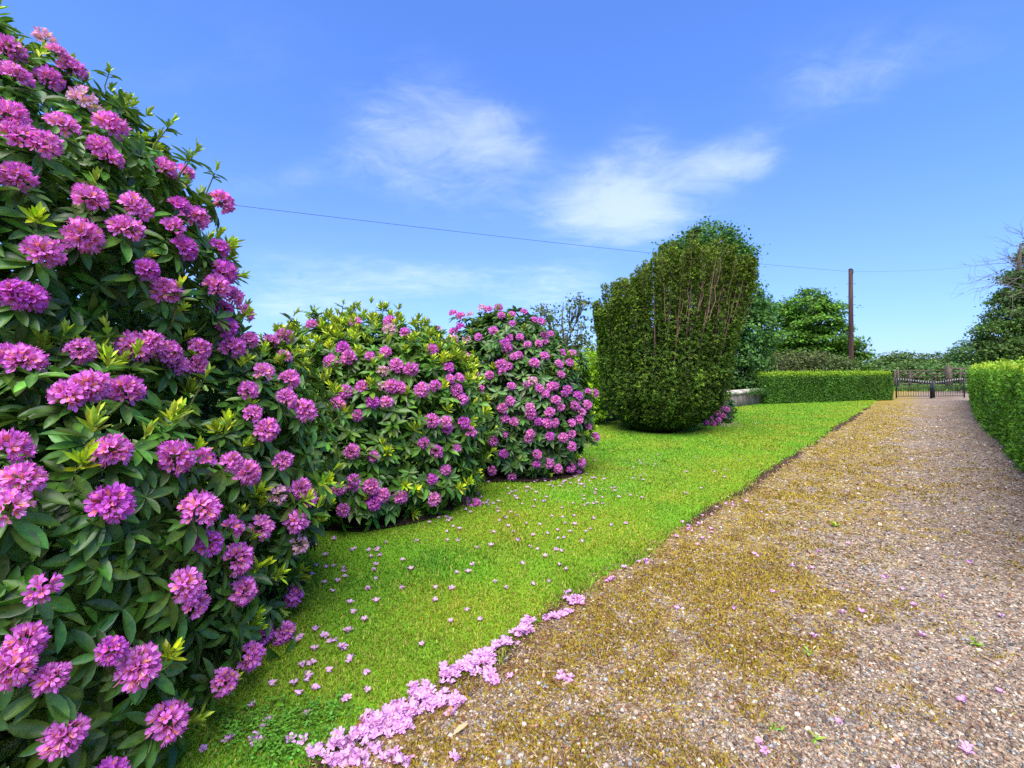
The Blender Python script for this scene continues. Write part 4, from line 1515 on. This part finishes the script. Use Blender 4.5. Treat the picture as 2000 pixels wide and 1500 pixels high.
# spreading layered tree beyond the wall
b_ = (18.0, 29.5, 0)
tree('spreading_tree', 'broad green tree in spreading layers rising left of the telegraph pole', 'tree', b_,
     rel(b_, [(1570, 600, 0, 1.5, 1.5, 0.69), (1585, 580, .4, .9, 1, 0.56), (1540, 620, .5, 1.4, 1.4, 0.75), (1615, 605, -.3, 1.1, 1.2, 0.44), (1590, 632, -.5, 1.6, 1.6, 0.50), (1545, 660, 0, 1.9, 1.6, 0.62), (1625, 640, .3, 1.1, 1.2, 0.44), (1610, 665, -.4, 1.7, 1.6, 0.47), (1650, 675, .2, 1.1, 1.2, 0.38), (1575, 690, -.2, 2.2, 1.7, 0.56), (1665, 697, 0, 1.0, 1.1, 0.35), (1645, 715, .4, 1.3, 1.2, 0.50), (1520, 690, 0, 1.2, 1.3, 0.69)]),
     900, 36, .17, .22, (.085, .200, .016), .28, .3, .9, (.10, .19, .02), flat=.6)
# hazel-like thin tree between the last rhododendron and the yew
b_ = (1.55, 15.0, 0)
hz_l = rel(b_, [(1120, 600, 0, .45, .5, .42), (1070, 620, .2, .5, .5, .4), (1140, 640, -.2, .35, .5, .5), (1085, 670, 0, .5, .5, .5), (1135, 690, .2, .45, .5, .45), (1060, 600, .1, .28, .3, .25), (1110, 660, 0, .6, .5, .6), (1140, 590, .1, .3, .3, .3), (1045, 625, 0, .25, .3, .3)])
tree('sparse_tree', 'thin sparse-leaved twiggy tree seen against the sky left of the yew', 'tree', b_, hz_l, 150, 11, .10, .13, (.075, .105, .045), .07, .3, .3, (.15, .19, .05), inner=.2, bark=(.13, .115, .095), n_extra=9)
# lime green young shrub
b_ = (1.75, 12.2, 0)
tree('lime_shrub', 'bright lime green leafy shrub glowing between the dark rhododendron and the yew', 'shrub', b_,
     rel(b_, [(1135, 735, 0, .5, .5, .5), (1150, 770, 0, .55, .5, .4), (1120, 720, .2, .4, .4, .4), (1155, 715, .1, .35, .4, .35), (1140, 800, 0, .6, .5, .35), (1105, 760, .1, .4, .4, .5)]),
     300, 26, .085, .09, (.27, .47, .018), .05, .25, .5, (.36, .55, .02), n_extra=1)
b_ = (1.0, 17.5, 0)
tree('background_shrub', 'olive green rounded bush behind the thin twiggy tree', 'shrub', b_,
     rel(b_, [(1090, 720, 0, 1.0, .8, .7), (1150, 705, .3, .9, .8, .7), (1030, 730, 0, .9, .8, .6), (1120, 750, 0, 1.2, .8, .7)]),
     260, 26, .11, .15, (.085, .135, .028), .06, .3, .5, (.15, .20, .04), n_extra=1)
# brownish shrubs over the wall, below the layered tree
b_ = (13.0, 24.0, 0)
tree('brownish_shrub', 'bronze-tinged bushy shrub showing above the left end of the clipped hedge', 'shrub', b_,
     rel(b_, [(1530, 715, 0, 1.3, 1, .55), (1500, 725, 0, .9, .8, .6), (1570, 705, .2, 1.0, .9, .45), (1550, 735, -.2, 1.4, .9, .5), (1490, 745, -.6, .8, .7, .6)]), 330, 28, .12, .17, (.075, .085, .028), .09, .35, .5, (.11, .15, .03), n_extra=1)
b_ = (16.0, 26.2, 0)
tree('brownish_shrub', 'grey-green low shrub at the foot of the telegraph pole behind the hedge', 'shrub', b_,
     rel(b_, [(1600, 708, 0, 1.1, .9, .45), (1635, 715, 0, 1.0, .9, .4), (1610, 730, 0, 1.6, .9, .5)]), 260, 28, .13, .18, (.075, .115, .035), .09, .3, .5, (.13, .18, .05), n_extra=1)
# dark shade bush low down between yew and wall
b_ = (7.6, 20.2, 0)
tree('shade_shrub', 'dark green shrub filling the gap over the wall to the right of the yew', 'shrub', b_,
     rel(b_, [(1440, 735, 0, .9, .7, .7), (1395, 740, 0, 1.0, .7, .7), (1470, 750, -.2, .7, .6, .5), (1420, 700, .3, .9, .7, .7)]), 300, 26, .11, .17, (.040, .088, .022), .06, .3, .5, n_extra=1)

# big dark tree at the right edge
b_ = (30.1, 28.0, 0)
tree('dark_tree', 'large dark dense tree cut by the right edge, above the leafy hedge', 'tree', b_,
     rel(b_, [(2008, 580, 0, 1.3, 1.4, 1.0), (1978, 620, 0, 1.3, 1.4, .7), (1943, 645, -.4, .8, 1.0, .5), (1953, 680, -.5, 1.2, 1.2, .55), (1988, 690, -1, 1.6, 1.4, .9), (2028, 640, 0, 1.6, 1.5, 1.2), (2068, 600, 0, 1.5, 1.5, 1.5), (1933, 668, 0, .6, .8, .4), (2003, 540, .3, .7, .9, .6), (2048, 690, 0, 2, 1.5, 1), (1938, 700, -.2, .8, .9, .4), (2018, 500, .2, .7, .7, .5), (1985, 545, 0, .65, .8, .5), (1968, 585, -.1, .7, .8, .45), (2035, 478, .2, .8, .7, .5)]),
     1300, 34, .15, .20, (.075, .150, .026), .32, .35, .6, (.085, .12, .028))
b_ = (31.5, 27.0, 0)
tree('light_tree', 'mid green leafy tree at the right edge just over the hedge top', 'tree', b_,
     rel(b_, [(1985, 705, 0, 1.1, 1, .6), (2030, 680, 0, 1.3, 1.1, .9), (1960, 715, 0, .8, .8, .4), (2060, 720, 0, 1.6, 1, .8)]), 300, 30, .15, .2, (.07, .16, .022), .15, .3, .6, (.13, .24, .03), n_extra=1)

# bare dead tree standing against it
b_ = (30.6, 26.0, 0)
root = empty('dead_tree', b_, 'bare dead tree with thin leafless branches reaching left over the dark tree', 'tree')
m = MB()
trk = np.array([(0, 0, -.1), (-.05, 0, 2.0), (-.25, .05, 4.0), (-.45, .1, 6.0), (-.4, .1, 8.4)])
m.tube(trk, [.22, .18, .14, .10, .03], 7, (.12, .10, .085))
m.build('trunk', M_BARK, root, True)


def twig(mb, a, e, r, depth):
    a, e = np.array(a, float), np.array(e, float)
    L = np.linalg.norm(e - a)
    mid1 = a + (e - a) * .35 + rng.normal(0, .07 * L, 3)
    mid2 = a + (e - a) * .7 + rng.normal(0, .06 * L, 3)
    q = np.array([a, mid1, mid2, e])
    mb.tube(q, [r, r * .75, r * .5, r * .22], 5, (.13, .11, .095), False)
    if depth:
        for k in range(5):
            s = q[1 + k % 2] + (q[2 + k % 2] - q[1 + k % 2]) * rng.random()
            d = unit((e - a) / L + rng.normal(0, .55, 3))
            twig(mb, s, s + d * L * rng.uniform(.28, .5), r * .42, depth - 1)


for (x, y, dy, f) in ((1905, 525, -.2, .62), (1918, 500, .1, .72), (1962, 462, 0, .85), (1908, 545, -.4, .58), (1945, 480, .3, .8), (1990, 458, 0, .9), (1932, 560, -.8, .55), (1940, 505, .5, .7)):
    e = P(x + 28, y, b_[1] + dy) - np.array(b_)
    a = np.array([np.interp(f * 8.4, trk[:, 2], trk[:, i]) for i in range(3)])
    a[2] = min(a[2], e[2] + .3)
    mb = MB()
    twig(mb, a, e, .035, 2)
    mb.build('branch', M_BARK, root, True)

# far hedgerow trees beyond the field
far = [((1730, 712), 62, 2.2, 1.4, 'small round tree in the far hedgerow just right of the pale field'), ((1752, 705), 58, 1.7, 1.7, 'upright leaning tree standing above the far hedgerow, left of the gate'), ((1790, 716), 66, 2.9, 1.6, 'low bushy tree in the far hedgerow above the left gate half'),
       ((1822, 708), 70, 3.2, 2.1, 'broad rounded tree in the far hedgerow above the gate centre'), ((1856, 706), 68, 3.0, 2.2, 'full green tree in the far hedgerow above the wooden post'), ((1885, 700), 64, 2.6, 2.6, 'tallest far hedgerow tree, next to the right hand hedge'), ((1770, 722), 52, 2.4, .9, 'low bramble bush in the hedgerow behind the wooden field gate'),
       ((1840, 724), 50, 3.0, .9, 'low spreading bush in the hedgerow under the broad tree'), ((1700, 722), 60, 1.6, .8, 'tiny shrub at the left end of the far hedgerow'), ((1905, 690), 55, 2.2, 2.6, 'dark hedgerow tree half hidden behind the right hand hedge')]
for (px, Y, rx, rz, lab) in far:
    c = P(px[0], px[1], Y)
    b_ = (c[0], Y, 0)
    lb = [((0, 0, c[2]), (rx, rx * .8, max(rz * .62, .5))), ((-rx * .5, .3, c[2] - rz * .45), (rx * .65, rx * .6, rz * .5)), ((rx * .5, -.3, c[2] - rz * .4), (rx * .7, rx * .6, rz * .55)), ((0, -.5, max(c[2] - rz * .9, .5)), (rx * .9, rx * .6, rz * .6))]
    tree('hedgerow_tree', lab, 'tree', b_, lb, 240, 20, .30, .34, (.055 + .02 * random.random(), .115 + .03 * random.random(), .028), .16, .3, .6, (.11, .17, .04), group='far hedgerow trees', n_extra=1)

# small fading rhododendron beside the yew with a fresh green shrub on top
E4 = [((5.35, 12.75, .42), (.45, .4, .42)), ((5.2, 12.7, .62), (.3, .3, .3))]
t4 = [(1395, 790), (1385, 800), (1400, 805), (1408, 795), (1390, 815), (1402, 820), (1412, 812), (1380, 825), (1398, 780), (1418, 800), (1393, 828), (1408, 786)]
rhododendron('small_rhododendron', 'small fading pink rhododendron tucked beside the foot of the yew', E4, t4, (5.3, 12.7, 0), 170, .10, LT_MID, lambda p: .1 + 0 * p[:, 0], (.18, .28, .02), (.05, .09, .03), .95, 3, 600)
b_ = (5.75, 13.4, 0)
tree('young_shrub', 'fresh yellow-green young shrub rising behind the small pink rhododendron', 'shrub', b_,
     rel(b_, [(1412, 785, 0, .18, .2, .28), (1405, 765, 0, .10, .12, .16), (1418, 800, 0, .2, .2, .25)]), 70, 22, .06, .06, (.13, .26, .02), .03, .25, .5, (.2, .33, .02), n_extra=1)


# ------------------------------------------------------------------ the Irish yew
def yew():
    bx, by = 3.30, 11.2
    root = empty('yew_tree', (bx, by, 0), 'big vase-shaped dark yew of packed upright plumes with brown stems, standing on the lawn', 'tree')
    fol, br = MB(), MB()
    npl = 0
    allp, alln, allt, allr = [], [], [], []
    plumes = []
    for ring, cnt in ((1.0, 44), (.76, 30), (.45, 17), (.15, 7)):
        for k in range(cnt):
            a = 2 * math.pi * (k + .5 * (ring < .8)) / cnt + rng.normal(0, .07)
            ca, sa = math.cos(a), math.sin(a)
            # waist (at about .9 m) and tip positions
            wst = np.array([ca * 1.16 * ring + .17, sa * 1.05 * ring, .95 + .3 * (1 - ring)])
            tx = ca * 1.60 * ring + .32 * (1.0 if ca > -.3 else .12) * (.4 + .6 * max(ca, 0)) + .24
            ty = sa * 1.35 * ring
            ztop = 3.12 + np.clip((tx + 1.4) / 1.5, 0, 1) * 1.22
            ztop = ztop - (.25 if tx > 1.6 else 0) - .25 * max(0, ring - .8) * 2 * (sa < 0) * .9
            ztop += rng.normal(0, .12) - .22
            tip = np.array([tx, ty, ztop])
            b0 = np.array([ca * .14 * ring, sa * .14 * ring, .05])
            w2 = np.array([wst[0] * 1.0 + tx * .06, wst[1] * 1.0 + ty * .06, .35 + .1 * rng.random()])
            t = np.linspace(0, 1, 22)
            ctrl = np.array([b0, w2 * np.array([.75, .75, .55]), wst, wst * .55 + tip * .45 + np.array([ca, sa, 0]) * .02, tip])
            tk = np.array([0, .12, .26, .6, 1.0])
            q = np.stack([np.interp(t, tk, ctrl[:, i]) for i in range(3)], -1)
            for _ in range(3):
                q[1:-1] = (q[:-2] + 2 * q[1:-1] + q[2:]) / 4
            plumes.append((q, ring, np.array([ca, sa])))
            br.tube(q, np.linspace(.035, .006, len(q)), 5, (.165, .105, .075), False)
            if ring > .6:
                for e in range(3 if ca > -.25 and sa < .4 else 0):                      # the thin brown stems seen between the plumes
                    j = rng.normal(0, .075, 3) * np.array([1, 1, .3])
                    lo, hi = 11 + int(rng.integers(0, 4)), len(q) - 1 - int(rng.integers(0, 4))
                    qq = q[lo:hi] + j * np.linspace(.6, 1.5, hi - lo)[:, None] + np.array([ca, sa, 0]) * .035 + rng.normal(0, .014, (hi - lo, 3))
                    br.tube(qq, np.linspace(.0085, .003, len(qq)), 4, np.array([.24, .15, .10]) * rng.uniform(.7, 1.25), False)
    for q, ring, dirn in plumes:
        n = int(900 if ring > .9 else 560 if ring > .6 else 330)
        # plume foliage: a column of sprays round the stem, fuller at the tip; the stem is bare over part of the upper half
        t = rng.random(n) ** .85
        front = (dirn[1] < .35)
        bare0, bare1 = rng.uniform(.56, .68), rng.uniform(.80, .90)
        right = dirn[0] > -.2 and ring > .6
        gap = (t > bare0) & (t < bare1)
        keep = ~gap | (rng.random(n) < (.52 if (front and right) else .95))
        t = t[keep]
        i = t * (len(q) - 1)
        c = np.stack([np.interp(i, np.arange(len(q)), q[:, k]) for k in range(3)], -1)
        ang = rng.uniform(0, 6.28, len(t))
        rad = (.135 + .035 * np.sin(t * 11 + dirn[0] * 30)) * (1 - .45 * np.clip((t - .85) / .15, 0, 1)) * rng.uniform(.35, 1.1, len(t)) ** .6
        rad = np.where((t > bare0) & (t < bare1), rad * .75, rad) * rng.uniform(.85, 1.15)
        o = np.stack([np.cos(ang), np.sin(ang), 0 * ang], -1)
        allp.append(c + o * rad[:, None]); alln.append(o); allt.append(t); allr.append(np.full(len(t), rng.uniform(.82, 1.15)))
    # lower skirt of short sprays round the foot
    m = 7600
    a = rng.uniform(0, 6.28, m); z = .16 + (1.15 + .75 * rng.random(m) * (.6 + .4 * np.sin(a * 6))) * rng.random(m) ** 1.15
    prof = np.interp(z, [.1, .25, .45, .8, 1.2, 1.7, 2.1], [.40, .78, 1.06, 1.27, 1.34, 1.36, 1.36])
    rr = prof * (1 + .075 * np.abs(np.sin(a * 15.5 + .3)) - .05 + .05 * noise2(a * 4, z * 2, 1.0, 3) + rng.normal(0, .04, m))
    allp.append(np.stack([np.cos(a) * rr + .17 * np.clip(z / .6, 0, 1), np.sin(a) * rr * .96, z], -1)); alln.append(np.stack([np.cos(a), np.sin(a), 0 * a], -1)); allt.append(np.full(m, .3)); allr.append(.92 + .25 * np.sin(a * 15.5))
    Pp, On, Tt = np.concatenate(allp), np.concatenate(alln), np.concatenate(allt)
    k = Pp[:, 2] > .10
    Pp, On, Tt = Pp[k], On[k], Tt[k]
    N = len(Pp)
    tone = (.86 + .42 * noise3(Pp, 3.6, 55)) * np.concatenate(allr)[k]
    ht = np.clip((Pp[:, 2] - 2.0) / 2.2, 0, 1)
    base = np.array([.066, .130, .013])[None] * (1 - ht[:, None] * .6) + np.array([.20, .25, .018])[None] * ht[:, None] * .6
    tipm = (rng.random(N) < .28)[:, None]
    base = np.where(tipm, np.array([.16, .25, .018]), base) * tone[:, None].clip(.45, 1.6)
    # each spray: a little upright tuft of 7 narrow leaves
    per = 7
    ax = unit(On * .75 + np.array([0, 0, .9]) + rng.normal(0, .3, (N, 3)))
    narrow = (np.array([(0, 0, 0), (.16, .45, .03), (0, 1, -.02), (-.16, .45, .03)], float), np.array([(0, 1, 2, 3)]))
    az = rng.uniform(0, 6.28, (N, per)); tt = rng.uniform(R(15), R(75), (N, per))
    M = shoot_frames(ax, az, tt) * (.060 * rng.uniform(.6, 1.3, (N * per, 1, 1)))
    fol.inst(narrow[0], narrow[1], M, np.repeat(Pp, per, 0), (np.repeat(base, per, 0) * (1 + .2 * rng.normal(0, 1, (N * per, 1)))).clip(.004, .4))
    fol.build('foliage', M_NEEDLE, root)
    br.build('branch_framework', M_BARK, root, True)
    t = MB()
    for k in range(7):
        a = k * .9
        t.tube(np.array([(math.cos(a) * .10, math.sin(a) * .10, -.1), (math.cos(a) * .15, math.sin(a) * .15, .2), (math.cos(a) * .42, math.sin(a) * .42, .55)]), [.09, .075, .05], 7, (.11, .065, .05))
    t.build('trunk', M_BARK, root, True)
    d = MB()
    th = np.linspace(0, 6.283, 40, endpoint=False)
    s_, n_ = to_sn(np.array([bx, by]))
    z0 = float(lawn_z(s_, n_))
    rr = .55 * (1 + .15 * np.sin(th * 3) + .08 * np.sin(th * 7))
    ring = np.stack([bx + rr * np.cos(th), by + rr * .9 * np.sin(th), np.full(40, z0 + .012)], -1)
    d.add(np.concatenate([ring, [[bx, by, z0 + .05]]]), np.array([(i, (i + 1) % 40, 40) for i in range(40)]))
    tag(d.build('soil_patch', M_SOIL), kind='structure')


yew()

# ------------------------------------------------------------------ telegraph pole and its wires
pb = np.array([18.82, 27.0, 0])
root = empty('telegraph_pole', pb, 'tall brown wooden telegraph pole with step irons behind the hedge', 'pole')
m = MB()
m.tube(np.array([(0, 0, -.2), (0, 0, 2.0), (-.01, 0, 4.5), (-.02, 0, 6.95)]), [.138, .130, .116, .102], 12)
m.build('shaft', M_POLE, root, True)
m = MB(); m.tube(np.array([(-.02, 0, 6.952), (-.02, 0, 7.0)]), [.118, .06], 12); m.build('cap', M_POLE, root, True)
for z in (2.6, 3.0, 3.5, 3.9, 4.4, 5.0, 5.42, 6.15):
    sgn = 1 if int(z * 10) % 2 else -1
    m = MB()
    m.tube(np.array([(-.26, 0, z), (.26, 0, z + .005)]), [.011, .011], 6)
    m.build('step_iron', M_IRON, root)
for dz in (6.72, 6.82):
    m = MB(); m.tube(np.array([(-.02, -.13, dz), (-.02, -.20, dz), (-.02, -.22, dz + .05)]), [.018, .022, .014], 7); m.build('insulator', M_IRON, root, True)


def wire(name, label, a, b, sag, r):
    t = np.linspace(0, 1, 60)[:, None]
    q = a + (b - a) * t
    q[:, 2] -= (sag * 4 * t * (1 - t))[:, 0]
    m = MB()
    m.tube(q, r, 5)
    tag(m.build(name, M_IRON), label, 'cable')


top = pb + np.array([-.02, -.13, 6.80])
far_l = P(380, 376, 10.5)
far_l = far_l + (far_l - top) * .35
wire('overhead_wire', 'thin overhead wire running left from the pole, across the open sky above the bushes', top, far_l, .22, .0055)
wire('overhead_wire', 'faint overhead wire running right from the pole towards the dead tree', top + np.array([0, .02, .02]), P(2060, 498, 30), .3, .0035)

# ------------------------------------------------------------------ iron gates, wooden field gate, posts
gl, gr_ = np.array([18.55, 23.5]), np.array([22.15, 23.8])
gm = gl + (gr_ - gl) * .545


def iron_leaf(label, a, b, tall_at_b):
    a, b = np.array(a), np.array(b)
    L = np.linalg.norm(b - a); d = (b - a) / L
    root = empty('iron_gate', (*a, 0), label, 'gate', 'pair of iron drive gates')
    root.rotation_euler = (0, 0, math.atan2(d[1], d[0]))
    def topz(u):
        f = u if tall_at_b else 1 - u                       # f = 1 at the meeting side, where the top dips
        return .98 - .16 * math.sin(f * math.pi / 2) ** 2
    for x in (0.02, L - .02):
        m = MB(); m.box((x - .022, -.022, .03), (x + .022, .022, topz(x / L) + .03)); m.build('stile', M_IRON, root)
    m = MB(); m.box((.045, -.015, .10), (L - .045, .015, .135)); m.build('bottom_rail', M_IRON, root)
    m = MB(); m.box((.045, -.015, .50), (L - .045, .015, .525)); m.build('middle_rail', M_IRON, root)
    m = MB()
    us = np.linspace(.045, L - .045, 24)
    m.tube(np.array([(x, 0, topz(x / L) - .10) for x in us]), .016, 6); m.build('top_rail', M_IRON, root, True)
    nb = int(L / .125)
    for i in range(1, nb):
        x = L * i / nb
        zt = topz(x / L)
        m = MB(); m.tube(np.array([(x, 0, .136), (x, 0, zt - .115)]), .009, 6); m.build('bar', M_IRON, root)
        f = MB(); f.tube(np.array([(x, 0, zt - .085), (x, 0, zt - .045), (x, 0, zt - .02), (x, 0, zt + .015)]), [.008, .020, .018, .003], 6); f.build('finial', M_WHITE, root, True)
    return root


iron_leaf('black iron gate leaf with pale finials, hung beside the clipped hedge', gl, gm - unit(gr_ - gl) * .012, True)
iron_leaf('narrower black iron gate leaf with pale finials, hung beside the leafy hedge', gm + unit(gr_ - gl) * .012, gr_, False)
root = empty('gate_post', (*(gm + np.array([0, .14])), 0), 'sturdy dark meeting post where the two iron gate leaves close', 'post')
m = MB(); m.box((-.035, -.035, -.05), (.035, .035, .84)); m.build('post', M_IRON, root)
m = MB(); m.tube(np.array([(0, 0, .842), (0, 0, .88), (0, 0, .92)]), [.04, .038, .01], 8); m.build('post_cap', M_IRON, root, True)

# wooden field gate and fence across the lane
wl, wr = P(1752, 757, 36.0)[:2], P(1850, 757, 36.0)[:2]
L = float(np.linalg.norm(wr - wl))
root = empty('field_gate', (*wl, 0), 'weathered wooden field gate with crossed braces beyond the iron gates', 'gate')
for z in (.25, .5, .75, 1.0, 1.24):
    m = MB(); m.box((0.09, -.02, z), (L - .09, .02, z + .075)); m.build('rail', M_WOOD, root)
for x in (.04, L - .13):
    m = MB(); m.box((x, -.045, .12), (x + .09, .045, 1.36)); m.build('stile', M_WOOD, root)
for x0, x1 in ((.15, L * .48), (L * .52, L - .15)):
    for s in (0, 1):
        m = MB()
        a, b = (x0, .27), (x1, 1.28)
        if s: a, b = (x0, 1.28), (x1, .27)
        m.tube(np.array([(a[0], -.035 - .03 * s, a[1]), (b[0], -.035 - .03 * s, b[1])]), .035, 4); m.build('brace', M_WOOD, root)
for (px, h_, w_, lab) in ((1748, 1.3, .16, 'slim weathered fence post at the left of the wooden field gate'), (1777, 1.25, .2, 'thick weathered post standing in front of the wooden field gate'), (1853, 1.62, .42, 'stout grey wooden gatepost, thickest post beyond the iron gates')):
    p = P(px, 757, 35.6)
    m = MB()
    m.tube(np.array([(0, 0, -.2), (0, 0, h_ * .5), (.01, 0, h_ - .05), (.01, 0, h_)]), [w_ * .55, w_ * .52, w_ * .5, w_ * .4], 9)
    tag(m.build('fence_post', M_WOOD, None, True, (p[0], p[1], 0)), lab, 'post')
root = empty('field_fence', (34.2, 36.8, 0), 'weathered rail fence running right from the stout gatepost', 'fence')
for z in (.55, 1.0, 1.36):
    m = MB(); m.box((-1.6, -.03, z), (2.6, .03, z + .12)); m.build('rail', M_WOOD, root)
for x in (-.4, 1.4):
    m = MB(); m.box((x, -.12, -.1), (x + .12, -.035, 1.52)); m.build('post', M_WOOD, root)

# lane of bare earth and verge outside the gates
V, Fq = grid(np.linspace(-14, 22, 12), np.linspace(0, 1, 4), lambda u, v: np.stack([22 + u, 24.6 + v * 5.5 + u * .12, 0 * u - .05 + .02 * v], -1))
tag(obj('lane', mesh('lane', V, Fq, None, M_DRIVE)), kind='structure')
vg = MB()
n = 9000
xy = np.stack([rng.uniform(14, 44, n), rng.uniform(30.5, 38, n)], -1)
D = unit(rng.normal(0, .4, (n, 3)) + np.array([0, 0, 1.0]))
B = unit(np.cross(D, rnd_unit(n)))
M = np.stack([B * .5, D, np.cross(B, D)], -1) * rng.uniform(.15, .42, n)[:, None, None]
vg.inst(RHOMB[0], RHOMB[1], M, np.concatenate([xy, np.full((n, 1), -.08)], 1), np.array([.11, .20, .03]) * (1 + .3 * rng.normal(0, 1, (n, 1))).clip(.4, 1.7))
tag(vg.build('verge_grass', M_GRASS), 'rough long grass on the verge beyond the iron gates', 'grass', kind='stuff')
